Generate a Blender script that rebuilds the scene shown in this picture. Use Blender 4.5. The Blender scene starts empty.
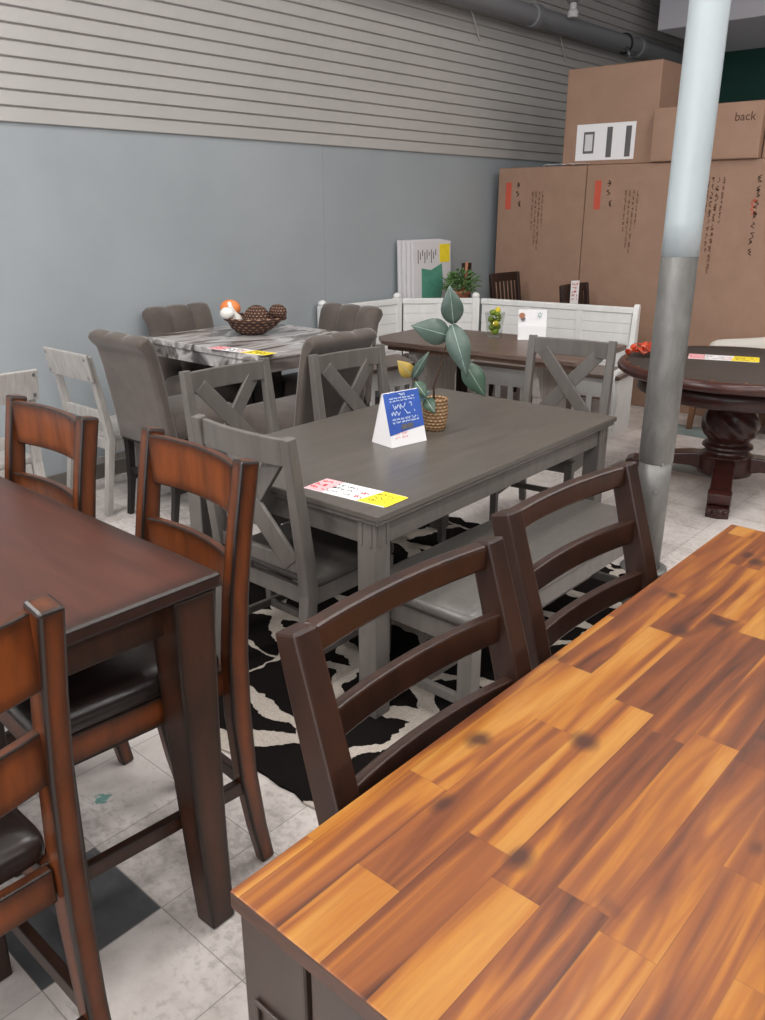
import bpy, bmesh, math, random
from mathutils import Vector, Matrix, noise as mnoise
S = bpy.context.scene
COL = S.collection
PI = math.pi
random.seed(7)

CAMR = ((0.747864, -0.227804, 0.623542), (0.663852, 0.256633, -0.702453), (0.0, 0.939279, 0.343154))
EXPO = 0.0
LE = {(-3.3, -2.4): 125., (-3.3, .2): 66., (-3.3, 2.8): 14., (-1.2, 2.8): 36., (-3.3, 5.4): 6., (-1.2, 5.4): 20., (.9, 5.4): 26., (2.9, 5.4): 22., (2.9, 8.2): 30., (.9, 8.2): 26.}
# ------------------------------------------------------------------ node helpers
def sl(h):
    """sRGB 0-255 triple -> linear rgba"""
    return tuple(((c/255)/12.92 if c/255 <= .04045 else ((c/255+.055)/1.055)**2.4) for c in h) + (1.0,)

class G:
    """tiny node-graph writer"""
    def __init__(s, name):
        s.m = bpy.data.materials.new(name); s.m.use_nodes = True
        s.t = s.m.node_tree; s.n = s.t.nodes; s.n.clear()
        s.out = s.n.new('ShaderNodeOutputMaterial'); s.b = s.n.new('ShaderNodeBsdfPrincipled')
        s.t.links.new(s.b.outputs[0], s.out.inputs[0])
        s.tc = s.n.new('ShaderNodeTexCoord'); s.co = s.tc.outputs['Object']
    def put(s, sock, v):
        if hasattr(v, 'is_output'): s.t.links.new(v, sock)
        elif v is not None:
            try: sock.default_value = v
            except Exception: sock.default_value = tuple(v)[:3]
    def set(s, **k):
        for a, v in k.items():
            s.put(s.b.inputs[{'base': 'Base Color', 'rough': 'Roughness', 'metal': 'Metallic', 'spec': 'Specular IOR Level', 'coat': 'Coat Weight', 'coatr': 'Coat Roughness', 'normal': 'Normal', 'trans': 'Transmission Weight', 'ior': 'IOR', 'emc': 'Emission Color', 'ems': 'Emission Strength', 'sheen': 'Sheen Weight', 'sheenr': 'Sheen Roughness', 'alpha': 'Alpha'}[a]], v)
        return s
    def math(s, op, a, b=None, c=None, clamp=False):
        n = s.n.new('ShaderNodeMath'); n.operation = op; n.use_clamp = clamp
        s.put(n.inputs[0], a)
        if b is not None: s.put(n.inputs[1], b)
        if c is not None: s.put(n.inputs[2], c)
        return n.outputs[0]
    def vmath(s, op, a, b=None):
        n = s.n.new('ShaderNodeVectorMath'); n.operation = op; s.put(n.inputs[0], a)
        if b is not None: s.put(n.inputs[1], b)
        return n.outputs['Value'] if op in ('DOT_PRODUCT', 'LENGTH') else n.outputs[0]
    def sep(s, v):
        n = s.n.new('ShaderNodeSeparateXYZ'); s.put(n.inputs[0], v); return n.outputs
    def comb(s, x=0., y=0., z=0.):
        n = s.n.new('ShaderNodeCombineXYZ'); s.put(n.inputs[0], x); s.put(n.inputs[1], y); s.put(n.inputs[2], z); return n.outputs[0]
    def map(s, scale=(1, 1, 1), loc=(0, 0, 0), v=None):
        n = s.n.new('ShaderNodeMapping'); s.put(n.inputs[0], v or s.co); n.inputs['Scale'].default_value = scale; n.inputs['Location'].default_value = loc; return n.outputs[0]
    def noise(s, v=None, scale=5., detail=4., rough=.55, dist=0., out=0):
        n = s.n.new('ShaderNodeTexNoise'); s.put(n.inputs['Vector'], v or s.co)
        n.inputs['Scale'].default_value = scale; n.inputs['Detail'].default_value = detail; n.inputs['Roughness'].default_value = rough; n.inputs['Distortion'].default_value = dist
        return n.outputs[out]
    def wn(s, v):
        n = s.n.new('ShaderNodeTexWhiteNoise'); n.noise_dimensions = '3D'; s.put(n.inputs['Vector'], v); return n.outputs['Value']
    def voro(s, v=None, scale=5., feature='F1', rand=1.):
        n = s.n.new('ShaderNodeTexVoronoi'); n.voronoi_dimensions = '2D'; n.feature = feature; s.put(n.inputs['Vector'], v or s.co); n.inputs['Scale'].default_value = scale; n.inputs['Randomness'].default_value = rand
        return n.outputs['Distance']
    def ramp(s, f, stops, interp='LINEAR'):
        n = s.n.new('ShaderNodeValToRGB'); n.color_ramp.interpolation = interp; e = n.color_ramp.elements
        while len(e) < len(stops): e.new(.5)
        for el, (p, c) in zip(e, stops):
            el.position = p; el.color = c if not isinstance(c, (int, float)) else (c, c, c, 1)
        s.put(n.inputs[0], f); return n.outputs[0]
    def mix(s, f, a, b, mode='MIX'):
        n = s.n.new('ShaderNodeMix'); n.data_type = 'RGBA'; n.blend_type = mode; n.clamp_factor = True
        s.put(n.inputs['Factor'], f); s.put(n.inputs['A'], a) if False else s.put(n.inputs[6], a); s.put(n.inputs[7], b); return n.outputs[2]
    def rng(s, f, a, b, c=0., d=1.):
        n = s.n.new('ShaderNodeMapRange'); s.put(n.inputs[0], f)
        for i, v in enumerate((a, b, c, d)): n.inputs[i+1].default_value = v
        return n.outputs[0]
    def bump(s, h, strength=.3, dist=.01):
        n = s.n.new('ShaderNodeBump'); n.inputs['Strength'].default_value = strength; n.inputs['Distance'].default_value = dist; s.put(n.inputs['Height'], h); s.put(s.b.inputs['Normal'], n.outputs[0])
    def edge(s, radius=.012, lo=.01, hi=.16):
        """1 on worn / burnished arrises, 0 on flats"""
        b = s.n.new('ShaderNodeBevel'); b.samples = 4; b.inputs['Radius'].default_value = radius
        g = s.n.new('ShaderNodeNewGeometry')
        d = s.vmath('DOT_PRODUCT', b.outputs[0], g.outputs['True Normal'])
        return s.rng(s.math('SUBTRACT', 1.0, d), lo, hi)

def plain(name, c, rough=.5, **k):
    g = G(name); g.set(base=sl(c), rough=rough, **k); return g.m

def grainy(name, c1, c2, scale=(6, 6, 1.2), ns=4., rough=.45, edge=None, er=.012, bump=0., detail=5., p=(.3, .7), ehi=.16, **k):
    g = G(name)
    f = g.noise(g.map(scale), ns, detail, .6, .3)
    col = g.ramp(f, [(p[0], sl(c1)), (p[1], sl(c2))])
    if edge: col = g.mix(g.edge(er, .01, ehi), col, sl(edge))
    g.set(base=col, rough=rough, **k)
    if bump: g.bump(f, bump, .004)
    return g.m

M = {}
M['brown'] = grainy('burnished_brown_wood', (86, 44, 22), (128, 66, 30), (7, 7, 1.5), 3.0, .34, (24, 15, 12), .045, ehi=.085)
M['brownleg'] = grainy('dark_burnished_brown_wood', (50, 30, 21), (76, 42, 26), (7, 7, 1.5), 3.0, .36, (24, 17, 14), .045, ehi=.085)
M['burnt'] = grainy('burnished_black_edge', (28, 20, 17), (40, 28, 23), (7, 7, 1.5), 4., .34)
M['browntop'] = grainy('dark_brown_tabletop', (62, 34, 27), (78, 43, 33), (1.2, 9, 9), 3, .36, (26, 18, 16), .09, ehi=.09)
M['espresso'] = grainy('espresso_wood', (36, 21, 16), (54, 31, 22), (6, 6, 1.5), 4, .34)
M['espresso_cab'] = grainy('espresso_cabinet_wood', (52, 39, 33), (60, 46, 39), (6, 6, 1.5), 4, .4, None)
M['black'] = plain('black_stained_wood', (26, 21, 20), .4)
M['slat_dark'] = grainy('dark_slat_wood', (38, 24, 20), (52, 34, 28), (6, 6, 1.5), 4, .4)
M['leather'] = grainy('dark_brown_leather', (28, 21, 19), (38, 29, 27), (1, 1, 1), 60, .3, None, bump=.12)
M['grey'] = grainy('grey_painted_wood', (93, 88, 84), (107, 101, 97), (7, 7, 1.2), 4, .42)
M['greytop'] = grainy('grey_tabletop', (80, 75, 70), (92, 86, 80), (9, 1.0, 9), 4, .33)
M['greyleather'] = grainy('grey_leatherette', (80, 76, 73), (90, 86, 82), (1, 1, 1), 50, .34, None, bump=.08)
M['white'] = grainy('white_painted_wood', (222, 221, 219), (232, 231, 229), (5, 5, 2), 3, .5)
M['whitewash'] = grainy('whitewashed_wood', (150, 145, 141), (172, 167, 163), (12, 12, 2), 4, .55)
M['trestle'] = grainy('weathered_grey_plank', (138, 131, 124), (170, 163, 155), (20, 20, 1), 3, .6)
M['nooktop'] = grainy('grey_brown_plank_top', (84, 68, 60), (118, 98, 88), (1.2, 14, 14), 3, .38)
M['nookedge'] = grainy('brown_plank_edge', (100, 76, 62), (128, 100, 84), (2, 14, 14), 3, .5)
M['cherry'] = grainy('dark_cherry_wood', (44, 22, 20), (66, 32, 27), (4, 4, 2), 5, .28, (30, 16, 15), .008)
M['rim'] = grainy('cherry_rim', (56, 29, 25), (74, 38, 31), (4, 4, 2), 5, .3)
M['felt'] = grainy('dark_felt', (62, 52, 46), (74, 63, 56), (1, 1, 1), 70, .9)
M['paper'] = plain('white_paper', (236, 233, 234), .6)
M['pink'] = plain('pink_print', (236, 176, 180), .6)
M['redink'] = plain('red_ink', (200, 60, 66), .6)
M['ink'] = plain('black_ink', (50, 44, 46), .6)
M['yellow'] = grainy('yellow_sticker', (236, 208, 30), (248, 224, 60), (1, 1, 1), 30, .55)
M['blueprint'] = grainy('blue_print', (48, 78, 160), (62, 98, 182), (1, 1, 1), 8, .4)
M['whiteink'] = plain('pale_blue_ink', (196, 210, 232), .5)
M['card_grey'] = plain('grey_print', (96, 92, 94), .5)
M['cardboard'] = grainy('cardboard', (152, 120, 101), (162, 129, 109), (1, 1, 1), 6, .8)
M['cardboard_dark'] = grainy('darker_cardboard', (128, 98, 80), (140, 107, 88), (1, 1, 1), 6, .8)  # darker cardboard tone, assigned to no part
M['redlabel'] = plain('red_label_print', (196, 84, 64), .7)
M['boxink'] = plain('faded_brown_print', (118, 84, 66), .8)
M['boxink2'] = plain('dark_brown_print', (84, 58, 46), .8)
M['polewhite'] = grainy('white_pole_paint', (172, 181, 185), (180, 189, 193), (1, 1, 1), 4, .28)
M['poleband'] = grainy('scuffed_grey_sleeve', (104, 102, 100), (136, 134, 131), (3, 3, 1.2), 4, .42, None, metal=.35)
M['wicker'] = None
M['leaf'] = grainy('eucalyptus_leaf', (66, 82, 75), (84, 101, 92), (1, 1, 1), 14, .4)
M['leafdark'] = grainy('dark_green_leaf', (54, 76, 62), (70, 94, 76), (1, 1, 1), 14, .4)
M['leafyellow'] = plain('yellow_leaf', (168, 140, 62), .5)
M['vein'] = plain('pale_leaf_vein', (150, 170, 158), .5)
M['leafblue'] = plain('blue_green_leaf', (92, 120, 128), .5)
M['twig'] = plain('brown_twig', (74, 52, 40), .7)
M['bush'] = grainy('bush_leaf', (60, 104, 48), (122, 152, 98), (1, 1, 1), 40, .5)
M['terracotta'] = plain('terracotta', (168, 112, 84), .7)
M['green_wall'] = plain('dark_green_paint', (22, 74, 64), .6)
M['soffit'] = plain('pale_soffit_paint', (232, 229, 238), .6)
M['ceiling'] = plain('ceiling_paint', (120, 118, 116), .8)
M['farwall'] = plain('plain_grey_wall', (112, 114, 116), .7)
M['pipe'] = plain('painted_pipe', (128, 128, 132), .45)
M['metal'] = plain('dull_steel', (150, 150, 150), .35, metal=.8)
M['cable'] = plain('black_cable', (22, 24, 26), .5)
M['wire'] = plain('pale_wire', (190, 188, 182), .5)
M['baseboard'] = plain('taupe_baseboard', (104, 98, 92), .5)
M['orange'] = grainy('orange_gourd_skin', (222, 122, 62), (236, 146, 84), (1, 1, 1), 14, .5)
M['gourd'] = plain('white_gourd_skin', (226, 222, 216), .55)
M['lime'] = grainy('lime_skin', (92, 118, 26), (128, 148, 40), (1, 1, 1), 30, .4)
M['lemon'] = grainy('lemon_skin', (206, 184, 40), (222, 202, 66), (1, 1, 1), 30, .4)
M['redleaf'] = grainy('orange_red_leaf', (206, 62, 34), (226, 92, 54), (1, 1, 1), 30, .55)
M['salmon'] = plain('salmon_leaf', (222, 132, 112), .55)
M['tealprint'] = grainy('teal_print', (70, 136, 116), (96, 158, 136), (1, 1, 1), 10, .5)
M['canvas'] = plain('white_canvas', (214, 210, 212), .6)
M['ottoman'] = plain('white_upholstery', (218, 212, 204), .8)
M['lightwood'] = plain('light_brown_wood', (124, 86, 60), .5)
g = G('clear_glass'); tr = g.n.new('ShaderNodeBsdfTransparent'); tr.inputs[0].default_value = (.95, .97, .96, 1); gl = g.n.new('ShaderNodeBsdfGlossy'); gl.inputs['Roughness'].default_value = .03
lw = g.n.new('ShaderNodeLayerWeight'); lw.inputs[0].default_value = .25; mx = g.n.new('ShaderNodeMixShader'); g.put(mx.inputs[0], g.math('MULTIPLY', lw.outputs['Facing'], .35)); g.t.links.new(tr.outputs[0], mx.inputs[1]); g.t.links.new(gl.outputs[0], mx.inputs[2]); g.t.links.new(mx.outputs[0], g.out.inputs[0]); M['glass'] = g.m
g = G('light_diffuser'); g.set(base=(1, 1, 1, 1), rough=.5, emc=(1, .98, .95, 1), ems=3.0); M['diffuser'] = g.m

# velvet
g = G('taupe_velvet'); f = g.noise(None, 7, 4, .6)
g.set(base=g.ramp(f, [(.3, sl((74, 65, 60))), (.7, sl((92, 82, 76)))]), rough=.85, sheen=.35, sheenr=.4); M['velvet'] = g.m

# woven wicker
g = G('woven_wicker'); x, y, z = g.sep(g.co)
ang = g.math('ARCTAN2', y, x)
w1 = g.math('SINE', g.math('ADD', g.math('MULTIPLY', ang, 16.), g.math('MULTIPLY', g.math('FLOOR', g.math('MULTIPLY', z, 70.)), PI)))
w2 = g.math('SINE', g.math('MULTIPLY', z, 440.))
h = g.math('ADD', g.math('MULTIPLY', w1, .5), g.math('MULTIPLY', w2, .5))
g.set(base=g.ramp(h, [(.0, sl((138, 104, 72))), (.55, sl((178, 142, 102))), (1., sl((208, 176, 136)))]), rough=.7); g.bump(h, .8, .004); M['wicker'] = g.m
g = G('dark_wicker'); x, y, z = g.sep(g.co)
ang = g.math('ARCTAN2', y, x)
w1 = g.math('SINE', g.math('ADD', g.math('MULTIPLY', ang, 20.), g.math('MULTIPLY', g.math('FLOOR', g.math('MULTIPLY', z, 60.)), PI)))
w2 = g.math('SINE', g.math('MULTIPLY', z, 377.))
h = g.math('ADD', g.math('MULTIPLY', w1, .5), g.math('MULTIPLY', w2, .5))
g.set(base=g.ramp(h, [(.0, sl((58, 34, 26))), (.5, sl((112, 72, 52))), (1., sl((172, 140, 116)))]), rough=.7); g.bump(h, .8, .004); M['darkwicker'] = g.m

# acacia butcher block (object x across the boards, y along them)
g = G('acacia_butcher_block'); x, y, z = g.sep(g.co)
BW, BL = .066, .40
rx = g.math('DIVIDE', x, BW); row = g.math('FLOOR', rx)
ry = g.math('DIVIDE', g.math('ADD', y, g.math('MULTIPLY', g.wn(g.comb(row, 3.3, 1.)), 3.0)), BL); cl = g.math('FLOOR', ry)
rnd = g.wn(g.comb(row, cl, 5.)); rnd2 = g.wn(g.comb(row, cl, 11.))
seed = g.math('MULTIPLY', rnd2, 37.)
streak = g.noise(g.comb(g.math('MULTIPLY', x, 22.), g.math('MULTIPLY', y, 1.7), seed), 1., 3., .5, .9)
fine = g.noise(g.comb(g.math('MULTIPLY', x, 130.), g.math('MULTIPLY', y, 9.), seed), 1., 4., .6, .4)
tone = g.math('ADD', g.math('MULTIPLY', g.math('SUBTRACT', rnd, .5), .24), g.math('ADD', .5, g.math('MULTIPLY', g.math('SUBTRACT', streak, .5), 1.25)))
col = g.ramp(tone, [(.20, sl((56, 29, 17))), (.36, sl((90, 47, 24))), (.48, sl((118, 66, 29))), (.58, sl((148, 92, 30))), (.74, sl((160, 111, 48)))])
col = g.mix(g.rng(fine, .35, .7, .0, .35), col, sl((118, 60, 30)), 'MIX')
warp = g.noise(g.comb(g.math('MULTIPLY', x, 9.), g.math('MULTIPLY', y, 4.), 2.), 1., 2., .5)
kn = g.voro(g.comb(g.math('ADD', g.math('MULTIPLY', x, 6.4), g.math('MULTIPLY', warp, .5)), g.math('MULTIPLY', y, 4.2), 0.), 1.)
knot = g.math('MULTIPLY', g.rng(kn, .04, .13, 1., 0.), g.rng(g.noise(None, 8.3, 1.), .46, .52, 0., 1.))
col = g.mix(g.math('MULTIPLY', knot, .9), col, sl((58, 30, 22)))
fx = g.math('FRACT', rx); fy = g.math('FRACT', ry)
seam = g.math('MAXIMUM', g.math('LESS_THAN', fx, .014), g.math('LESS_THAN', fy, .0025))
col = g.mix(g.math('MULTIPLY', seam, .4), col, sl((70, 36, 20)))
g.set(base=col, rough=g.rng(fine, .3, .7, .34, .44), spec=.32); M['acacia'] = g.m
M['acacia_edge'] = grainy('dark_acacia_edge', (54, 32, 23), (76, 45, 30), (5, 5, 30), 3., .42)  # darker wood tone for the side faces of the acacia top

# floor tiles
g = G('vinyl_floor_tile'); x, y, z = g.sep(g.co)
TS = .3145
tx = g.math('DIVIDE', g.math('ADD', x, 1.484+TS*40), TS); ty = g.math('DIVIDE', g.math('SUBTRACT', y, .834-TS*40), TS)
ix = g.math('FLOOR', tx); iy = g.math('FLOOR', ty); r = g.wn(g.comb(ix, iy, 2.))
n1 = g.noise(None, 9., 6., .65); n2 = g.noise(None, 1.7, 3., .5); n3 = g.noise(None, 42., 3., .6)
base = g.ramp(g.math('ADD', g.math('MULTIPLY', g.math('SUBTRACT', r, .5), .22), n1), [(.22, sl((176, 167, 162))), (.45, sl((200, 191, 186))), (.75, sl((216, 208, 204)))])
base = g.mix(g.rng(g.math('MULTIPLY', n3, n2), .27, .37, 0., .38), base, sl((128, 119, 113)))
def is_tile(a, b):
    return g.math('MULTIPLY', g.math('COMPARE', ix, float(a), .1), g.math('COMPARE', iy, float(b), .1))
dk = is_tile(39, 39)
base = g.mix(dk, base, g.ramp(n1, [(.3, sl((66, 66, 68))), (.7, sl((88, 88, 90)))]))
tl = None
for a, b in ((37, 53), (38, 54), (36, 57), (37, 57), (41, 58), (33, 50)):
    q = is_tile(a, b); tl = q if tl is None else g.math('MAXIMUM', tl, q)
base = g.mix(tl, base, g.ramp(n1, [(.3, sl((122, 138, 138))), (.7, sl((142, 156, 155)))]))
fx = g.math('FRACT', tx); fy = g.math('FRACT', ty)
gr = g.math('MAXIMUM', g.math('LESS_THAN', fx, .010), g.math('LESS_THAN', fy, .010))
base = g.mix(g.math('MULTIPLY', gr, .6), base, sl((104, 97, 92)))
# scuffs and a small green paint spot
sc = g.rng(g.noise(g.map((1.2, 6., 1)), 2.6, 5., .7), .62, .72, 0., .55)
base = g.mix(sc, base, sl((120, 112, 107)))
dx = g.math('SUBTRACT', x, -1.963); dy = g.math('SUBTRACT', y, .955)
dd = g.math('ADD', g.math('SQRT', g.math('ADD', g.math('MULTIPLY', dx, dx), g.math('MULTIPLY', dy, dy))), g.math('MULTIPLY', g.math('SUBTRACT', g.noise(None, 60., 2.), .5), .06))
base = g.mix(g.rng(dd, .016, .024, .8, 0.), base, sl((60, 142, 132)))
g.set(base=base, rough=.42, spec=.4); M['floor'] = g.m

# cow-hide rug
g = G('cowhide_print'); d = g.noise(None, 4.5, 4., .55, 0., 1)
v = g.vmath('ADD', g.vmath('MULTIPLY', g.co, (1., 1.5, 1.)), g.vmath('MULTIPLY', d, (.22, .22, 0.)))
e = g.voro(v, 2.5, 'DISTANCE_TO_EDGE'); big = g.noise(g.map((1, 1, 1), (2.3, 5.1, 0)), 1.9, 2., .5)
thr = g.rng(big, .36, .62, .018, .15)
blk = g.math('GREATER_THAN', e, thr)
fz = g.noise(None, 160., 2., .5)
g.set(base=g.mix(blk, g.ramp(fz, [(.3, sl((168, 157, 147))), (.7, sl((190, 180, 169)))]), sl((20, 16, 15))), rough=.95, spec=.1); g.bump(fz, .4, .004); M['rug'] = g.m

# veined marble laminate
g = G('grey_brown_marble'); v = g.map((2.2, .9, 2.0))
f = g.noise(v, 1.7, 3., .45, 1.4)
g.set(base=g.ramp(f, [(.30, sl((48, 44, 43))), (.42, sl((92, 86, 84))), (.48, sl((160, 154, 152))), (.54, sl((200, 196, 195))), (.60, sl((134, 126, 122))), (.70, sl((66, 57, 53)))]), rough=.18); M['marble'] = g.m

# blue-grey wall paint and putty slat board
g = G('blue_grey_wall_paint'); f = g.noise(None, 1.3, 5., .6)
g.set(base=g.ramp(f, [(.3, sl((150, 156, 160))), (.7, sl((159, 165, 169)))]), rough=.5); M['wall'] = g.m
g = G('putty_slat_board'); f = g.noise(None, 1.1, 4., .6)
g.set(base=g.ramp(f, [(.3, sl((172, 168, 165))), (.7, sl((180, 176, 173)))]), rough=.55); M['slat'] = g.m
M['groove'] = plain('slat_groove', (96, 91, 87), .7)

# ------------------------------------------------------------------ mesh helpers
class B:
    def __init__(s): s.bm = bmesh.new(); s.mi = 0; s.mats = []
    def use(s, m):
        if m not in s.mats: s.mats.append(m)
        s.mi = s.mats.index(m); return s
    def face(s, vs, smooth=False):
        try: f = s.bm.faces.new(vs)
        except ValueError: return None
        f.material_index = s.mi; f.smooth = smooth; return f
    def box(s, x0, x1, y0, y1, z0, z1, M4=None):
        v = [Vector(p) for p in ((x0, y0, z0), (x1, y0, z0), (x1, y1, z0), (x0, y1, z0), (x0, y0, z1), (x1, y0, z1), (x1, y1, z1), (x0, y1, z1))]
        if M4: v = [M4 @ p for p in v]
        v = [s.bm.verts.new(p) for p in v]
        for q in ((3, 2, 1, 0), (4, 5, 6, 7), (0, 1, 5, 4), (1, 2, 6, 5), (2, 3, 7, 6), (3, 0, 4, 7)): s.face([v[i] for i in q])
        return s
    def rings(s, rings, closed=True, caps=True, smooth=False):
        vr = [[s.bm.verts.new(p) for p in r] for r in rings]; n = len(vr[0])
        for a, b in zip(vr, vr[1:]):
            for i in range(n if closed else n-1):
                s.face([a[i], a[(i+1) % n], b[(i+1) % n], b[i]], smooth)
        if caps: s.face(vr[0][::-1]); s.face(vr[-1])
        return s
    def bar(s, pts, w, d, side=(1, 0, 0), smooth=False):
        """rectangular section swept along pts: w along `side`, d across it"""
        pts = [Vector(p) for p in pts]; n = len(pts); side = Vector(side)
        W = w if isinstance(w, (list, tuple)) else [w]*n; D = d if isinstance(d, (list, tuple)) else [d]*n
        R = []
        for i, p in enumerate(pts):
            t = (pts[min(i+1, n-1)]-pts[max(i-1, 0)]).normalized()
            sd = (side-t*side.dot(t)).normalized(); nn = t.cross(sd)
            R.append([p+sd*a*W[i]/2+nn*b*D[i]/2 for a, b in ((-1, -1), (1, -1), (1, 1), (-1, 1))])
        return s.rings(R, smooth=smooth)
    def tube(s, pts, r, seg=12, smooth=True):
        pts = [Vector(p) for p in pts]; n = len(pts); rr = r if isinstance(r, (list, tuple)) else [r]*n
        R = []; ref = Vector((.13, .31, .94))
        for i, p in enumerate(pts):
            t = (pts[min(i+1, n-1)]-pts[max(i-1, 0)]).normalized()
            if abs(t.dot(ref)) > .97: ref = Vector((1, .1, 0))
            a = (ref-t*ref.dot(t)).normalized(); b = t.cross(a)
            R.append([p+(a*math.cos(k*2*PI/seg)+b*math.sin(k*2*PI/seg))*rr[i] for k in range(seg)])
        return s.rings(R, smooth=smooth)
    def lathe(s, prof, seg=32, c=(0, 0, 0), smooth=True, caps=True, fn=None):
        R = [[Vector((c[0]+(r*(fn(k*2*PI/seg, z) if fn else 1))*math.cos(k*2*PI/seg), c[1]+(r*(fn(k*2*PI/seg, z) if fn else 1))*math.sin(k*2*PI/seg), c[2]+z)) for k in range(seg)] for r, z in prof]
        return s.rings(R, smooth=smooth, caps=caps)
    def prism(s, poly, z0, z1, M4=None):
        a = [Vector((p[0], p[1], z0)) for p in poly]; b = [Vector((p[0], p[1], z1)) for p in poly]
        if M4: a = [M4 @ p for p in a]; b = [M4 @ p for p in b]
        return s.rings([a, b])
    def ball(s, c, r, seg=12, rin=8, sc=(1, 1, 1)):
        R = []
        for i in range(rin+1):
            th = PI*(.03+.94*i/rin)
            R.append([Vector((c[0]+sc[0]*r*math.sin(th)*math.cos(k*2*PI/seg), c[1]+sc[1]*r*math.sin(th)*math.sin(k*2*PI/seg), c[2]-sc[2]*r*math.cos(th))) for k in range(seg)])
        return s.rings(R, smooth=True)
    def leafshape(s, base, tip, width, nrm, fold=.25, curl=.1, n=7):
        base = Vector(base); tip = Vector(tip); ax = tip-base; L = ax.length; t = ax/L
        nn = Vector(nrm); nn = (nn-t*nn.dot(t)).normalized(); sd = t.cross(nn)
        R = []
        for i in range(n+1):
            u = i/n; w = width*(math.sin(PI*min(1, .04+u*.96)**.85)*(1-.25*u)+.02)/2
            cpt = base+t*L*u+nn*(curl*L*math.sin(PI*u))
            th = nn*.0012
            R.append([cpt-sd*w+nn*w*fold+th, cpt+th, cpt+sd*w+nn*w*fold+th, cpt+sd*w+nn*w*fold-th, cpt-th, cpt-sd*w+nn*w*fold-th])
        return s.rings(R, smooth=True)
    def done(s, name, mat=None, parent=None, bevel=0., seg=2, loc=None, subsurf=0, edge=None):
        bmesh.ops.recalc_face_normals(s.bm, faces=s.bm.faces)
        me = bpy.data.meshes.new(name); s.bm.to_mesh(me); s.bm.free()
        for m in (s.mats or [mat]): me.materials.append(m)
        if mat is not None and mat in (M.get('brown'), M.get('brownleg'), M.get('browntop')): edge = M['burnt']; me.materials.append(edge)
        o = bpy.data.objects.new(name, me); COL.objects.link(o)
        if parent: o.parent = parent
        if loc: o.location = loc
        if bevel:
            b = o.modifiers.new('bevel', 'BEVEL'); b.width = bevel; b.segments = seg; b.limit_method = 'ANGLE'; b.angle_limit = math.radians(38); b.material = 1 if edge else -1
        if subsurf:
            b = o.modifiers.new('sub', 'SUBSURF'); b.levels = subsurf; b.render_levels = subsurf
        return o

def cushion(b, x0, x1, y0, y1, z0, z1, crown=.02, n=8, r=.02):
    """soft seat pad: crowned top, rolled rim"""
    cx, cy, hx, hy = (x0+x1)/2, (y0+y1)/2, (x1-x0)/2, (y1-y0)/2
    def ring(f, z):
        out = []
        for k in range(40):
            a = k*2*PI/40; c, s_ = math.cos(a), math.sin(a); p = .16
            out.append(Vector((cx+hx*f*math.copysign(abs(c)**p, c)*1.0, cy+hy*f*math.copysign(abs(s_)**p, s_), z)))
        return out
    h = z1-z0
    R = [ring(.96, z0), ring(.995, z0+h*.12), ring(1., z0+h*.35), ring(.995, z0+h*.55), ring(.97, z0+h*.72), ring(.9, z0+h*.86), ring(.72, z0+h*.95), ring(.4, z0+h*.995), ring(.05, z1)]
    return b.rings(R, smooth=True)

def tag(o, label, cat, group=None):
    o['label'] = label; o['category'] = cat
    if group: o['group'] = group
    return o
def empty(name, loc, rz=0., label=None, cat=None, group=None):
    o = bpy.data.objects.new(name, None); COL.objects.link(o); o.empty_display_size = .1
    o.location = loc; o.rotation_euler = (0, 0, rz)
    if label: tag(o, label, cat, group)
    return o
def struct(o): o['kind'] = 'structure'; return o
def dup(o, loc, rz, label, group=None):
    def cp(a, par):
        c = a.copy(); COL.objects.link(c)
        if par: c.parent = par
        for ch in a.children: cp(ch, c)
        return c
    c = cp(o, None); c.location = loc; c.rotation_euler = (0, 0, rz); c['label'] = label
    if group: c['group'] = group
    return c
def text_into(b, s, size, M4, ext=.0006):
    cu = bpy.data.curves.new('t', 'FONT'); cu.body = s; cu.size = size; cu.extrude = ext; cu.align_x = 'CENTER'; cu.align_y = 'CENTER'
    o = bpy.data.objects.new('t', cu); COL.objects.link(o)
    bpy.context.view_layer.update()
    me = bpy.data.meshes.new_from_object(o.evaluated_get(bpy.context.evaluated_depsgraph_get()))
    nv = len(b.bm.verts); nf = len(b.bm.faces)
    b.bm.from_mesh(me); b.bm.verts.ensure_lookup_table(); b.bm.faces.ensure_lookup_table()
    for v in b.bm.verts[nv:]: v.co = M4 @ v.co
    for f in b.bm.faces[nf:]: f.material_index = b.mi
    bpy.data.objects.remove(o); bpy.data.curves.remove(cu); bpy.data.meshes.remove(me)
def scribble(b, M4, w, h, lines, rnd, t=.0012, amp=.8, z=.0008):
    """illegible lettering: rows of connected zig-zag strokes"""
    t = min(t, h/lines*.2)
    for i in range(lines):
        yb = h*(.5-(i+.5)/lines); lh = h/lines*.74; x = -w/2; last = None
        while x < w/2:
            word = x+rnd.uniform(1.2, 3.)*lh; sgn = 1
            while x < min(word, w/2):
                p = Vector((x, yb+sgn*rnd.uniform(.1, .5)*lh, z)); sgn = -sgn if rnd.random() < .75 else sgn
                if last is not None:
                    d = (p-last).normalized(); s_ = Vector((-d.y, d.x, 0))*t/2; dn = Vector((0, 0, -z*.9))
                    b.rings([[M4 @ (c+s_+dn), M4 @ (c+s_), M4 @ (c-s_), M4 @ (c-s_+dn)] for c in (last, p)])
                last = p; x += rnd.choice((.03, .12, .3, .42))*lh
            x += lh*.45; last = None
def frame_m(o, ux, uy):
    ux = Vector(ux).normalized(); uy = Vector(uy); uy = (uy-ux*uy.dot(ux)).normalized(); uz = ux.cross(uy)
    m = Matrix.Identity(4)
    for i, c in enumerate((ux, uy, uz)):
        for r_ in range(3): m[r_][i] = c[r_]
    m.translation = Vector(o); return m

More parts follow.
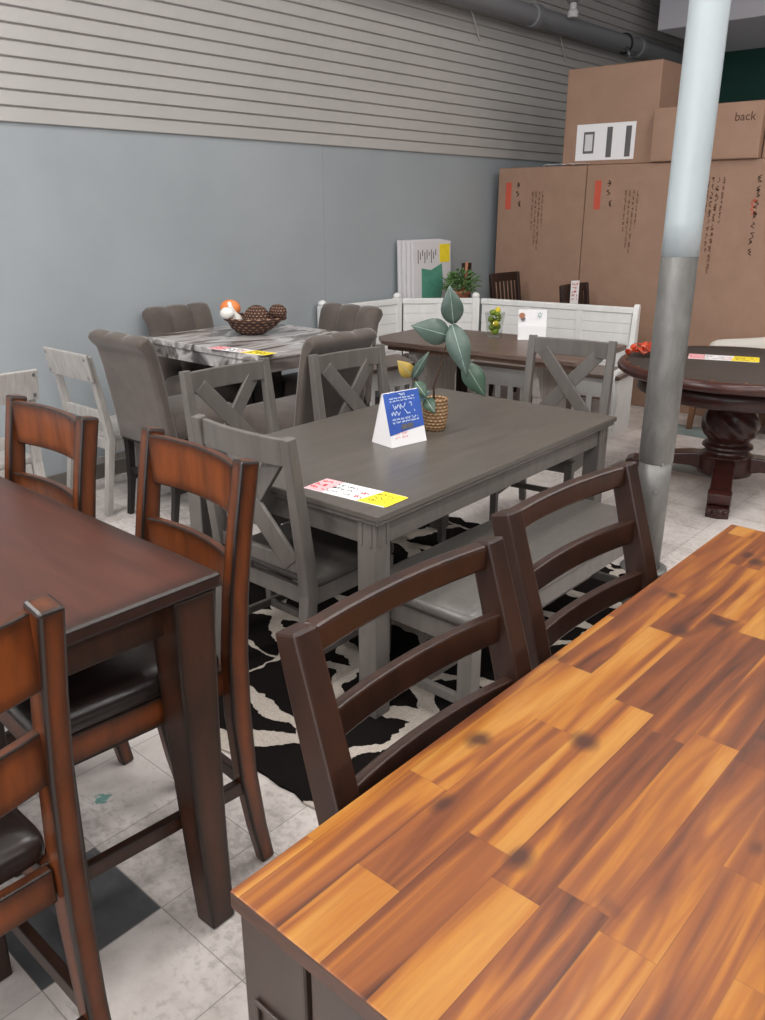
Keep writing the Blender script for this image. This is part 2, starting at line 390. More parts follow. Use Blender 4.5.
# ================================================================== SETTING
WX = -4.77
b = B()
for y0, y1 in ((-4, 4.70), (4.7015, 7.14), (7.1415, 11.3)): b.box(WX-.12, WX, y0, y1, 0, 2.085)
struct(b.done('wall_left', M['wall']))
b = B(); prof = [(WX-.12, 2.085), (WX+.014, 2.085)]
zz = 2.085
while zz < 4.28:
    prof += [(WX+.016, zz+.004), (WX+.016, zz+.068), (WX+.010, zz+.0705), (WX+.000, zz+.071), (WX+.000, zz+.0792), (WX+.010, zz+.0797)]; zz += .080
prof += [(WX+.016, 4.3), (WX-.12, 4.3)]
b.rings([[Vector((x, y, z)) for x, z in prof] for y in (-4, 11.3)])
struct(b.done('trim_1', M['slat']))
struct(B().box(WX, WX+.014, -4, 6.95, 0, .095).done('baseboard_left', M['baseboard'], bevel=.003))
struct(B().box(WX-.12, 4, -4, 11.42, -.1, 0).done('floor', M['floor']))
struct(B().box(WX-.12, 4.1, -4.1, 11.42, 4.3, 4.4).done('ceiling', M['ceiling']))
struct(B().box(WX-.12, 4.1, 11.3, 11.42, 0, 4.3).done('wall_back', M['green_wall']))
struct(B().box(4, 4.12, -4, 11.3, 0, 4.3).done('wall_right', M['farwall']))
struct(B().box(WX-.12, 4.1, -4.1, -4, 0, .5).box(WX-.12, 4.1, -4.1, -4, 3.0, 4.3).box(WX-.12, -4.2, -4.1, -4, .5, 3.0).box(3.4, 4.1, -4.1, -4, .5, 3.0).done('wall_front', M['farwall']))
b = B()
for k in range(5): b.box(-4.2+1.875*k, -4.14+1.875*k, -4.08, -4.02, .5, 3.0)
b.box(-4.2, 3.4, -4.08, -4.02, .5, .56).box(-4.2, 3.4, -4.08, -4.02, 2.94, 3.0); struct(b.done('window_1', M['metal']))
L = bpy.data.lights.new('shopfront_daylight', 'AREA'); L.shape = 'RECTANGLE'; L.size = 7.4; L.size_y = 2.4; L.energy = 150.; L.color = (.93, .97, 1.)
lo = bpy.data.objects.new('shopfront_daylight', L); COL.objects.link(lo); lo.location = (-.4, -3.98, 1.75); lo.rotation_euler = (PI/2, 0, 0)
struct(B().box(-4.5, 4, 9.5, 11.3, 3.43, 4.3).done('trim_2', M['soffit'], bevel=.01))

# pipe under the ceiling along the slat board
pr = empty('ceiling_pipe', (-4.62, 0, 3.262), 0, 'thick grey pipe running along the slatted wall below the ceiling', 'pipe')
b = B().tube([(0, y*.5-4, 0) for y in range(0, 31)], .082, 20); b.done('pipe_run', M['pipe'], pr)
for y in (7.25, 9.35):
    B().tube([(0, y-.06, 0), (0, y-.055, 0), (0, y+.055, 0), (0, y+.06, 0)], [.083, .098, .098, .083], 20).done('pipe_coupling', M['pipe'], pr, bevel=.004)
for y in (6.2, 8.1, 9.9):
    B().box(-.134, 0, y-.02, y+.02, -.012, .012).done('pipe_bracket', M['metal'], pr)
cl = B().tube([(0+.09*math.sin(a), 9.0+.012*a, .088*math.cos(a)) for a in [k*.3-.4 for k in range(15)]], .012, 8)
cl.done('cable_loop', M['cable'], pr)['label'] = 'black cable loop'
b = B(); b.tube([(.06, 8.95, -.05), (.09, 8.95, -.10), (.10, 8.95, -.13)], .016, 10); b.lathe([(.004, -.155), (.03, -.15), (.03, -.144), (.012, -.14), (.012, -.12), (.02, -.115)], 14, (.10, 8.95, 0))
b.done('sprinkler_head', M['metal'], pr)
e = empty('pipe_valve', (-4.50, 7.72, 3.33), 0, 'small pale valve fitting on the side of the grey ceiling pipe', 'valve')
B().lathe([(.05, -.03), (.05, .02), (.03, .04), (.03, .09)], 14).done('valve_body', M['canvas'], e, bevel=.004); B().box(-.06, .06, -.012, .012, .09, .11).done('handle', M['metal'], e, bevel=.004)
for y, lab in ((6.45, 'pale loose wire hanging below the pipe nearer the camera'), (7.9, 'pale loose wire hanging below the pipe near the tall box')):
    b = B().tube([(WX+.03, y, 3.22), (WX+.05, y+.02, 3.16), (WX+.035, y+.09, 3.09), (WX+.03, y+.13, 3.03), (WX+.03, y+.15, 3.0)], .006, 8)
    tag(b.done('hanging_wire', M['wire']), lab, 'wire')

# column
pe = empty('support_column', (-1.50, 3.60, 0), 0, 'round steel column painted white above and scuffed grey below', 'column')
B().tube([(0, 0, z) for z in (1.455, 1.6, 2.5, 3.5, 4.3)], .0775, 40).done('upper_shaft', M['polewhite'], pe)
B().tube([(0, 0, z) for z in (0, .4, .57)], .074, 40).done('lower_shaft', M['metal' if False else 'poleband'], pe)
B().tube([(0, 0, z) for z in (.545, .55, 1.0, 1.456, 1.462)], [.0742, .0772, .0765, .0765, .0742], 40).done('grey_sleeve', M['poleband'], pe)
B().lathe([(.11, 0), (.11, .012), (.085, .016)], 40).done('base_flange', M['poleband'], pe)
for a, z in ((-1.0, .42), (-1.35, .28), (-.75, .55)):
    B().tube([(.072*math.cos(a), .072*math.sin(a), z), (.082*math.cos(a), .082*math.sin(a), z)], .007, 10).done('screw', M['metal'], pe)

# ceiling fluorescents
n = 0
for x in (-3.3, -1.2, .9, 2.9):
    for y in (-2.4, .2, 2.8, 5.4)+((8.2,) if x > 0 else ()):  # rearmost panels on the right are added to brighten the soffit
        e = empty('ceiling_light', (x, y, 4.3), 0, 'unseen flat fluorescent ceiling panel above the sales floor', 'ceiling light', 'fluorescent ceiling panels')
        b = B(); b.box(-.32, .32, -.62, -.6, -.05, 0).box(-.32, .32, .6, .62, -.05, 0).box(-.32, -.3, -.6, .6, -.05, 0).box(.3, .32, -.6, .6, -.05, 0); b.done('frame', M['metal'], e)
        B().box(-.3, .3, -.6, .6, -.04, -.02).done('diffuser', M['diffuser'], e)
        L = bpy.data.lights.new('ceiling_lamp', 'AREA'); L.shape = 'RECTANGLE'; L.size = .6; L.size_y = 1.2; L.energy = LE.get((x, y), 42.)
        L.color = (1, .985, .96)
        lo = bpy.data.objects.new('ceiling_lamp', L); COL.objects.link(lo); lo.location = (x, y, 4.24)

# rug
b = B(); rnd = random.Random(3)
W_, H_ = 1.80, 2.2
def wob(t): return .012*math.sin(t*9.)+.008*math.sin(t*23.)
ring = []
for k in range(30): ring.append((-W_/2+W_*k/30, -H_/2+wob(k*.3)*.5))
for k in range(30): ring.append((W_/2+wob(k*.31), -H_/2+H_*k/30))
for k in range(30): ring.append((W_/2-W_*k/30, H_/2+wob(k*.37)))
for k in range(30): ring.append((-W_/2+wob(k*.33), H_/2-H_*k/30))
b.prism(ring, 0.0005, .009); o = b.done('cowhide_rug', M['rug'], loc=(-2.09, 2.44, 0)); tag(o, 'black and cream cowhide patterned rug under the grey dining table', 'rug')

# ================================================================== ACACIA COUNTER TABLE (front right)
e = empty('counter_table', (-.150, 1.229, 0), 0, 'counter height table with orange brown butcher block acacia top and espresso base', 'table')
hx, hy = .478, .7885
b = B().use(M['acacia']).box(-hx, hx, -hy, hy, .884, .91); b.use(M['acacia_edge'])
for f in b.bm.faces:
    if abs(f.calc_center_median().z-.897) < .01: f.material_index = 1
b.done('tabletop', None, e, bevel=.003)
for sx in (-1, 1):
    for sy in (-1, 1):
        cx, cy = sx*(hx-.007-.054), sy*(hy-.007-.054)
        b = B(); b.box(cx-.054, cx+.054, cy-.054, cy+.054, 0, .882)
        fy = cy+sy*.054
        lg = b.done('leg', M['espresso_cab'], e, bevel=.004)
        b = B(); fr = [(-.032, .032, .755, .762), (-.032, .032, .10, .107), (-.032, -.025, .107, .755), (.025, .032, .107, .755)]
        for x0, x1, z0, z1 in fr: b.box(cx+x0, cx+x1, *sorted((fy-.001, fy+sy*.006)), z0, z1)
        b.done('panel_moulding', M['espresso_cab'], lg, bevel=.002)
for sy in (-1, 1):
    b = B(); y0, y1 = sorted((sy*(hy-.012), sy*(hy-.04))); b.box(-hx+.120, hx-.120, y0, y1, .762, .881); b.done('apron', M['espresso_cab'], e, bevel=.003)
    y0, y1 = sorted((sy*(hy-.026), sy*(hy-.05))); b = B(); b.box(-hx+.116, hx-.116, y0, y1, .08, .756)
    b.done('end_panel', M['espresso_cab'], e, bevel=.003)
for sx in (-1, 1):
    x0, x1 = sorted((sx*(hx-.03), sx*(hx-.055))); B().box(x0, x1, -hy+.13, hy-.13, .80, .881).done('apron', M['espresso_cab'], e, bevel=.003)

# dark counter chairs, local front -y
def curve_rail(b, hw, z0, z1, y, bow, th, n=9):
    pts = [(-hw+2*hw*i/(n-1), y+bow*(1-((2*i/(n-1))-1)**2), (z0+z1)/2) for i in range(n)]
    return b.bar(pts, th, z1-z0, (0, 1, 0))
def dark_chair(loc, rz, label, grp):
    e = empty('counter_chair', loc, rz, label, 'chair', grp)
    hw = .222
    prof = [(.245, 0), (.205, .2), (.172, .45), (.168, .62), (.190, .80), (.222, .91), (.262, 1.04), (.281, 1.105)]
    for sx in (-1, 1):
        B().bar([(sx*hw, y, z) for y, z in prof], [.040, .042, .046, .048, .046, .046, .044, .044], [.045, .05, .06, .062, .058, .055, .05, .046]).done('rear_leg', M['espresso'], e, bevel=.005)
        B().bar([(sx*.205, -.215, 0), (sx*.208, -.21, .58)], [.036, .046], [.036, .046]).done('front_leg', M['espresso'], e, bevel=.004)
    b = B(); curve_rail(b, hw-.018, 1.058, 1.104, .276, .016, .030, 11); b.done('top_rail', M['espresso'], e, bevel=.006)
    for z0, z1, y in ((.930, .985, .236), (.815, .868, .202)):
        b = B(); curve_rail(b, hw-.016, z0, z1, y, .018, .02, 11); b.done('back_slat', M['espresso'], e, bevel=.004)
    b = B(); b.box(-.2, .2, -.225, -.2, .54, .605).box(-.2, .2, .135, .16, .54, .605).box(-.225, -.2, -.2, .15, .54, .605).box(.2, .225, -.2, .15, .54, .605)
    b.done('seat_frame', M['espresso'], e, bevel=.003)
    b = B(); cushion(b, -.225, .225, -.245, .135, .606, .66); b.done('seat_cushion', M['leather'], e)
    B().box(-.2, .2, -.225, -.2, .2, .235).done('stretcher', M['espresso'], e, bevel=.003)
    for sx in (-1, 1): B().bar([(sx*.207, -.2, .27), (sx*.216, .19, .27)], .02, .032).done('stretcher', M['espresso'], e, bevel=.003)
    return e
GA = 'espresso counter chairs at the butcher block table'
dark_chair((-.480, .898, 0), PI/2-.02, 'espresso slat back chair nearest the camera at the butcher block table', GA)
dark_chair((-.518, 1.475, 0), PI/2-.05, 'espresso slat back chair at the far end of the butcher block table', GA)

# ================================================================== BROWN COUNTER TABLE (left)
e = empty('counter_table', (-2.1, .32, 0), 0, 'dark reddish brown counter height table with burnished black edges at the left', 'table')
hx, hy = .755, .672
B().box(-hx, hx, -hy, hy, .876, .91).done('tabletop', M['browntop'], e, bevel=.008, seg=3)
b = B(); a = .055
b.box(-hx+a, hx-a, hy-a-.022, hy-a, .785, .876).box(-hx+a, hx-a, -hy+a, -hy+a+.022, .785, .876).box(hx-a-.022, hx-a, -hy+a+.022, hy-a-.022, .785, .876).box(-hx+a, -hx+a+.022, -hy+a+.022, hy-a-.022, .785, .876)
b.done('apron', M['brownleg'], e, bevel=.003)
for sx in (-1, 1):
    for sy in (-1, 1):
        pts = []; W = []
        for i in range(9):
            t = i/8; z = .876*(1-t); fl = .034*t**2
            w = .104-.038*t; W.append(w); pts.append((sx*(hx-.001-.104/2+fl+.006*t), sy*(hy-.020-.104/2+fl*.3-.02*t), z))
        B().bar(pts, W, W, (1, 0, 0)).done('leg', M['brownleg'], e, bevel=.005)

def brown_chair(loc, rz, label, grp):
    e = empty('counter_chair', loc, rz, label, 'chair', grp)
    hw = .204
    prof = [(.268, 0), (.246, .12), (.222, .30), (.212, .48), (.214, .64), (.228, .80), (.252, .96), (.281, 1.115)]
    for sx in (-1, 1):
        B().bar([(sx*hw, y, z) for y, z in prof], [.036, .038, .041, .043, .043, .043, .042, .042], [.04, .044, .05, .056, .056, .053, .05, .05]).done('rear_leg', M['brown'], e, bevel=.006)
        B().bar([(sx*.205, -.232, 0), (sx*.205, -.232, .60)], [.036, .05], [.036, .05]).done('front_leg', M['brownleg'], e, bevel=.005)
    b = B(); curve_rail(b, hw-.015, .975, 1.105, .262, .028, .022, 11); b.done('top_rail', M['brown'], e, bevel=.004)
    b = B(); curve_rail(b, hw-.015, .79, .888, .232, .028, .022, 11); b.done('back_slat', M['brown'], e, bevel=.004)
    b = B(); b.box(-.18, .18, -.248, -.224, .535, .605).box(-.18, .18, .19, .214, .535, .605).box(-.192, -.168, -.225, .195, .535, .605).box(.168, .192, -.225, .195, .535, .605)
    b.done('seat_frame', M['brown'], e, bevel=.004)
    b = B(); cushion(b, -.196, .196, -.258, .192, .606, .668); b.done('seat_cushion', M['leather'], e)
    B().box(-.19, .19, .222, .244, .235, .275).done('stretcher', M['brownleg'], e, bevel=.003)
    B().box(-.19, .19, -.243, -.221, .17, .21).done('stretcher', M['brownleg'], e, bevel=.003)
    for sx in (-1, 1): B().bar([(sx*.205, -.22, .265), (sx*.205, .225, .265)], .022, .04).done('stretcher', M['brownleg'], e, bevel=.003)
    return e
GB = 'burnished brown counter chairs at the dark brown table'
brown_chair((-1.645, .872, 0), -.07, 'burnished brown chair at the far right corner of the dark brown table', GB)
brown_chair((-2.27, .835, 0), 0, 'burnished brown chair in front of the whitewashed chairs', GB)
brown_chair((-1.358, .275, 0), -PI/2, 'burnished brown chair cut off by the bottom left corner of the picture', GB)

# ================================================================== GREY DINING SET
e = empty('dining_table', (-2.112, 2.591, 0), .033, 'grey painted dining table with a price card and a tent card on top', 'table')
hx, hy = .5, .844
b = B().box(-hx, hx, -hy, hy, .738, .76); b.done('tabletop', M['greytop'], e, bevel=.004)
B().box(-hx+.008, hx-.008, -hy+.008, hy-.008, .722, .738).done('under_edge', M['grey'], e, bevel=.004)
b = B(); a = .04
b.box(-hx+a, hx-a, hy-a-.02, hy-a, .635, .722).box(-hx+a, hx-a, -hy+a, -hy+a+.02, .635, .722).box(hx-a-.02, hx-a, -hy+a+.02, hy-a-.02, .635, .722).box(-hx+a, -hx+a+.02, -hy+a+.02, hy-a-.02, .635, .722)
b.done('apron', M['grey'], e, bevel=.003)
for sx in (-1, 1):
    for sy in (-1, 1):
        cx, cy = sx*(hx-.028-.038), sy*(hy-.02-.038)
        lg = B().box(cx-.038, cx+.038, cy-.038, cy+.038, 0.0095, .722).done('leg', M['grey'], e, bevel=.004)
        b = B()
        for f in (-.5, .5): b.box(cx+f*.04-.005, cx+f*.04+.005, *sorted((cy+sy*.036, cy+sy*.042)), .64, .722)
        for f in (-.5, .5): b.box(*sorted((cx+sx*.036, cx+sx*.042)), cy+f*.04-.005, cy+f*.04+.005, .64, .722)
        b.done('corner_bead', M['grey'], lg, bevel=.002)

def grey_chair(loc, rz, label, grp):
    e = empty('dining_chair', loc, rz, label, 'chair', grp)
    hw = .226; y_of = lambda z: .205+max(0, z-.45)*.135+max(0, .45-z)*.13
    for sx in (-1, 1):
        zs = [0.0095, .2, .42, .55, .75, .98]
        B().bar([(sx*hw, y_of(z), z) for z in zs], [.036, .04, .046, .046, .044, .04], [.034, .04, .05, .05, .044, .036]).done('rear_leg', M['grey'], e, bevel=.004)
        B().bar([(sx*.205, -.205, 0.0095), (sx*.205, -.205, .43)], [.032, .044], [.032, .044]).done('front_leg', M['grey'], e, bevel=.003)
    b = B(); curve_rail(b, hw-.012, .882, .972, y_of(.93)-.004, .022, .022, 11); b.done('top_rail', M['grey'], e, bevel=.004)
    b = B(); curve_rail(b, hw-.015, .497, .548, y_of(.52)+.004, .010, .022, 7); b.done('lower_rail', M['grey'], e, bevel=.003)
    for s, dy in ((1, -.008), (-1, .008)):
        p0 = Vector((-s*.158, y_of(.90)+.006+dy, .905)); p1 = Vector((s*.172, y_of(.53)+.004+dy, .525))
        B().bar([p0, p1], .072, .016, (p1-p0).cross(Vector((0, 1, .13)))).done('cross_brace', M['grey'], e, bevel=.003)
    b = B(); b.box(-.2, .2, -.225, -.2, .37, .432).box(-.2, .2, .18, .205, .37, .432).box(-.226, -.2, -.2, .19, .37, .432).box(.2, .226, -.2, .19, .37, .432)
    b.done('seat_frame', M['grey'], e, bevel=.003)
    b = B(); cushion(b, -.235, .235, -.245, .188, .433, .492, r=.03); b.done('seat_cushion', M['greyleather'], e)
    for sx in (-1, 1): B().bar([(sx*.206, -.19, .18), (sx*.222, .22, .18)], .018, .03).done('stretcher', M['grey'], e, bevel=.003)
    B().box(-.2, .2, .0, .02, .165, .195).done('stretcher', M['grey'], e, bevel=.003)
    return e
GG = 'grey cross back chairs around the grey dining table'
grey_chair((-2.09, 1.935, 0), PI, 'grey cross back chair at the near end of the grey table', GG)
grey_chair((-2.76, 2.345, 0), PI/2, 'grey cross back chair nearest the marble table and its price card', GG)
grey_chair((-2.64, 3.0, 0), PI/2-.07, 'grey cross back chair standing in front of the rolled top of a taupe chair', GG)
grey_chair((-2.215, 3.84, 0), .17, 'grey cross back chair at the far end of the grey table, left of the column', GG)

# bench
e = empty('dining_bench', (-1.515, 2.49, 0), 0, 'backless grey bench with padded grey seat along the right side of the grey table', 'bench')
hx, hy = .235, .63
b = B(); cushion(b, -hx, hx, -hy, hy, .425, .488); b.done('seat_cushion', M['greyleather'], e)
b = B(); a = .012
b.box(-hx+a, hx-a, hy-a-.022, hy-a, .355, .425).box(-hx+a, hx-a, -hy+a, -hy+a+.022, .355, .425).box(hx-a-.022, hx-a, -hy+a+.022, hy-a-.022, .355, .425).box(-hx+a, -hx+a+.022, -hy+a+.022, hy-a-.022, .355, .425)
b.done('seat_frame', M['grey'], e, bevel=.003)
for sx in (-1, 1):
    for sy in (-1, 1):
        cx, cy = sx*(hx-.04), sy*(hy-.04); B().box(cx-.027, cx+.027, cy-.027, cy+.027, .009, .425).done('leg', M['grey'], e, bevel=.003)
for sy in (-1, 1): B().box(-hx+.06, hx-.06, sy*(hy-.04)-.011, sy*(hy-.04)+.011, .13, .165).done('stretcher', M['grey'], e, bevel=.003)
B().box(-.011, .011, -hy+.05, hy-.05, .135, .16).done('stretcher', M['grey'], e, bevel=.003)

# price cards (white / pink print with a yellow end)
def price_card(loc, rz, L, Wd, label, seed, yel=.3):
    rnd = random.Random(seed)
    e = empty('price_card', loc, rz, label, 'price card', 'price cards with a yellow end')
    b = B().box(-L/2, L/2, -Wd/2, Wd/2, 0, .0012); b.done('card', M['paper'], e)
    xs = L/2-L*yel
    b = B().prism([(xs-.010, -Wd/2+.001), (L/2+.006, -Wd/2+.004), (L/2+.012, Wd/2-.004), (xs+.012, Wd/2-.001)], .0012, .0018); b.done('yellow_sticker', M['yellow'], e)
    b = B().box(-L/2+.001, -L/2+L*.24, -Wd/2+.001, Wd/2-.001, .0012, .0015); b.done('pink_header', M['pink'], e)
    for x_, y_, z_, w_, h_, n_, t_, mm in ((-L*.38, 0, .0014, L*.2, Wd*.8, 3, .003, 'redink'), (xs-L*.07, -Wd*.1, .0012, L*.12, Wd*.6, 2, .0035, 'redink'), (-L*.13, 0, .0012, L*.30, Wd*.75, 3, .0022, 'ink'), (xs+L*yel*.5, 0, .0018, L*yel*.75, Wd*.7, 3, .0018, 'ink')):
        b = B(); scribble(b, Matrix.Translation((x_, y_, z_)), w_, h_, n_, rnd, t_); b.done('writing', M[mm], e)
    return e
price_card((-1.80, 1.885, .7605), .10, .335, .125, 'white and yellow price card on the near corner of the grey table', 3)
price_card((-3.62, 2.905, .9105), .12, .42, .10, 'white and yellow price card on the marble table below the wicker basket', 5, .38)
price_card((-1.835, 5.24, .7745), .35, .40, .19, 'white and yellow price card on the dark felt of the round game table', 8, .36)

# blue tent card
e = empty('tent_card', (-2.105, 2.475, .7605), 1.42, 'white tent card with a blue printed face standing on the grey table', 'tent card')
w, dpt, hgt, th = .092, .062, .205, .003
for sy in (-1, 1):
    b = B().bar([(0, sy*dpt, 0), (0, sy*.002, hgt)], w*2, th, (1, 0, 0)); b.done('card_face', M['paper'], e)
B().box(-w, w, -dpt, dpt, 0, .002).done('card_base', M['paper'], e)
for sx in (-1, 1):
    b = B().rings([[Vector((sx*(w-.004)+d, -dpt+.002, .001)) for d in (0,)]+[Vector((sx*(w-.004), dpt-.002, .001)), Vector((sx*(w-.004), 0, hgt-.004))], [Vector((sx*(w-.001), -dpt+.002, .001)), Vector((sx*(w-.001), dpt-.002, .001)), Vector((sx*(w-.001), 0, hgt-.004))]])
    b.done('side_flap', M['paper'], e)
fm = frame_m((0, -dpt-.0016, 0), (1, 0, 0), (0, dpt-.002, hgt)); Lf = math.hypot(dpt, hgt)
b = B().rings([[fm @ Vector(p+(0.,)) for p in ((-w, Lf*.22), (0, Lf*.27), (w, Lf*.30), (w, Lf*.995), (-w, Lf*.995))], [fm @ Vector(p+(.0012,)) for p in ((-w, Lf*.22), (0, Lf*.27), (w, Lf*.30), (w, Lf*.995), (-w, Lf*.995))]])
b.done('blue_print', M['blueprint'], e)
b = B(); rnd = random.Random(11); b.use(M['whiteink'])
def band(y, hh, ww, lines, t, dx=0): scribble(b, fm @ Matrix.Translation((dx, Lf*y, .0012)), ww, hh, lines, rnd, t)
band(.945, .016, .03, 1, .004); band(.86, .02, .13, 2, .0028); band(.73, .032, .105, 1, .003); band(.61, .036, .13, 1, .003); band(.47, .024, .135, 2, .0028)
b.use(M['card_grey']); 
for p in ((-.012, .34), (.02, .345)): b.box(p[0]-.016, p[0]+.014, Lf*p[1]-.009, Lf*p[1]+.011, .0012, .0026, fm)
b.use(M['pink']); scribble(b, fm @ Matrix.Translation((-.03, Lf*.2, .0002)), .07, .03, 2, rnd, .002)
b.done('writing', None, e)

# leafy stem in a woven pot
e = empty('potted_plant', (-2.115, 2.72, .7605), 0, 'big leaved eucalyptus stem in a small woven basket pot behind the blue tent card', 'plant')
b = B().lathe([(.040, 0), (.046, .01), (.052, .05), (.054, .10), (.050, .128), (.054, .136), (.047, .138), (.043, .126), (.040, .05), (.02, .04)], 28); b.done('basket_pot', M['wicker'], e)
cv = Vector((2.115, -2.72, .75)).normalized()            # rough facing of the leaves: into the room
rt = Vector((.79, .61, 0)); up = Vector((0, 0, 1))
def q(u, v, d=0.): return rt*u+up*v+Vector((.6, -.78, 0))*d
b = B().tube([q(0, .06), q(-.01, .18), q(.02, .29, .02), q(.045, .39, .03), q(.07, .475, .03)], [.005, .0045, .004, .0035, .003], 8); b.tube([q(0, .07), q(-.05, .16, .02), q(-.105, .235, .03)], [.004, .0035, .003], 8); b.done('stem', M['twig'], e)
LV = [((.065, .45), (.045, .60), .10, 'leaf', .9), ((.05, .40), (-.105, .445), .115, 'leaf', .5), ((.06, .445), (.125, .245), .105, 'leaf', .7), ((.115, .29), (.205, .155), .10, 'leafdark', .6),
      ((-.03, .17), (-.165, .105), .06, 'leafblue', .6), ((-.095, .225), (-.03, .345), .045, 'leaf', .8), ((-.10, .235), (-.16, .30), .07, 'leafyellow', .6), ((-.085, .21), (-.035, .15), .06, 'leafdark', .7), ((-.04, .14), (.0, .09), .06, 'leafdark', .5)]
for i, (p, t, wd, mm, n_) in enumerate(LV):
    b = B(); b.leafshape(q(*p, .035), q(*t, .05+.02*(i % 3)), wd, Vector((.55, -.72, .42*n_)), .22, .06, 9)
    o = b.done('leaf', M[mm], e)
    if mm == 'leafyellow': o['label'] = 'yellow leaf'
    p_, t_ = q(*p, .035), q(*t, .05+.02*(i % 3)); nv = Vector((.55, -.72, .42*n_)); ax_ = (t_-p_).normalized(); nv = (nv-ax_*nv.dot(ax_)).normalized()
    B().tube([p_+(t_-p_)*u+nv*(.06*(t_-p_).length*math.sin(PI*u)+.0008) for u in (0, .25, .5, .75, .97)], [.0022, .002, .0016, .0012, .0006], 6).done('midrib', M['vein'], o)

# ================================================================== MARBLE TABLE AND TAUPE CHAIRS
e = empty('dining_table', (-3.965, 3.335, 0), 0, 'counter height table with streaky grey and white marble top by the blue wall', 'table')
hx, hy = .525, .47
B().box(-hx, hx, -hy, hy, .872, .91).done('tabletop', M['marble'], e, bevel=.004)
b = B(); b.box(-hx+.012, hx-.012, -hy+.012, -hy+.04, .80, .872).box(-hx+.012, hx-.012, hy-.04, hy-.012, .80, .872).box(-hx+.012, -hx+.04, -hy+.04, hy-.04, .80, .872).box(hx-.04, hx-.012, -hy+.04, hy-.04, .80, .872)
b.done('apron', M['marble'], e, bevel=.003)
for sx in (-1, 1):
    B().box(sx*.055-.045, sx*.055+.045, -.08, .08, .05, .80).done('pedestal', M['black'], e, bevel=.006)
B().box(-.15, .15, -.12, .12, 0, .05).done('base', M['black'], e, bevel=.008)

def velvet_chair(loc, rz, label, grp):
    e = empty('upholstered_chair', loc, rz, label, 'chair', grp)
    hw = .245
    # section (y, z, is_front)
    front = [(.165, .50), (.185, .62), (.205, .74), (.225, .86), (.245, .95), (.262, 1.0), (.285, 1.03)]
    back = [(.322, 1.045), (.352, 1.035), (.362, 1.012), (.345, .988), (.318, .96), (.295, .86), (.272, .72), (.25, .58), (.238, .46), (.20, .44)]
    R = []; N = 48
    for i in range(N+1):
        u = i/N; x = -hw+2*hw*u; s_ = abs(math.sin(u*PI*3)); edge_ = min(1., min(u, 1-u)*14); r_ = math.sqrt(max(0, 1-(1-edge_)**2))
        row = []
        for y, z in front: row.append(Vector((x, y+.016-.026*s_**.6+.012*(1-r_), z+(.016*s_**.6 if z > .98 else 0))))
        for y, z in back: row.append(Vector((x, y-.014*(1-r_), z+(.012*s_**.6 if z > 1.04 else .002*s_**.6 if z > 1.0 else 0)-.008*(1-r_)*(z > .95))))
        R.append(row)
    b = B(); b.rings(R, smooth=True); b.done('backrest', M['velvet'], e)
    b = B(); cushion(b, -hw, hw, -.255, .20, .50, .645); b.done('seat', M['velvet'], e)
    B().box(-hw+.012, hw-.012, -.235, .225, .44, .505).done('seat_frame', M['black'], e, bevel=.004)
    for sx in (-1, 1):
        B().bar([(sx*.212, -.215, 0), (sx*.212, -.205, .45)], [.03, .042], [.03, .042]).done('leg', M['black'], e, bevel=.003)
        B().bar([(sx*.212, .235, 0), (sx*.212, .205, .2), (sx*.212, .195, .45)], [.03, .036, .042], [.03, .036, .042]).done('leg', M['black'], e, bevel=.003)
        B().box(sx*.212-.009, sx*.212+.009, -.195, .2, .20, .232).done('stretcher', M['black'], e, bevel=.002)
    B().box(-.2, .2, -.22, -.2, .25, .282).done('stretcher', M['black'], e, bevel=.002)
    B().box(-.2, .2, .195, .213, .25, .282).done('stretcher', M['black'], e, bevel=.002)
    return e
GV = 'taupe upholstered chairs around the marble table'
va = velvet_chair((-3.828, 2.61, 0), PI, 'taupe upholstered chair showing its smooth back, nearest the white chairs', GV)
dup(va, (-4.37, 3.25, 0), PI/2, 'taupe channel tufted chair against the wall, behind the wicker basket at the left', GV)
dup(va, (-3.83, 3.70, 0), .03, 'taupe channel tufted chair in front of the white corner bench', GV)
dup(va, (-3.312, 3.05, 0), -PI/2+.02, 'taupe upholstered chair behind the grey cross back chair, its rolled top showing', GV)

# wicker basket of gourds
e = empty('wicker_basket', (-4.08, 3.37, .9105), .4, 'dark wicker bowl basket of gourds on the marble table', 'basket')
b = B(); b.lathe([(.06, 0), (.09, .008), (.14, .045), (.175, .09), (.182, .098), (.174, .100), (.135, .052), (.09, .018), (.02, .012)], 40, fn=lambda a, z: 1+(.16*math.sin(a+.9)*z/.1)); b.done('bowl', M['darkwicker'], e)
b = B()
for k in range(3): b.tube([(.188*math.cos(a)*(1+.14*math.sin(a+.9)), .188*math.sin(a)*(1+.14*math.sin(a+.9)), .098+.006*math.sin(a*14+k*2.1)) for a in [i*2*PI/80 for i in range(81)]], .006, 6)
b.done('braided_rim', M['darkwicker'], e)
def wpos(dx, dy, dz): return (-4.08+dx, 3.37+dy, .9105+dz)
o = B().ball((0, 0, .055), .058, 18, 10, (1.25, 1, .9)).done('orange_gourd', M['orange'], loc=wpos(-.135, -.05, .095)); tag(o, 'orange gourd at the left rim of the wicker basket', 'gourd')
o = B().lathe([(.01, 0), (.036, .006), (.046, .03), (.04, .058), (.022, .085), (.014, .115), (.012, .15), (.004, .155)], 18).done('white_gourd', M['gourd'], loc=wpos(-.045, -.075, .05)); o.rotation_euler = (.25, -.15, 0); tag(o, 'tall white necked gourd standing in the wicker basket', 'gourd')
o = B().ball((0, 0, .036), .042, 16, 8, (1.2, 1, .85)).done('white_gourd', M['gourd'], loc=wpos(-.035, -.155, .10)); tag(o, 'small round white gourd at the front of the wicker basket', 'gourd')
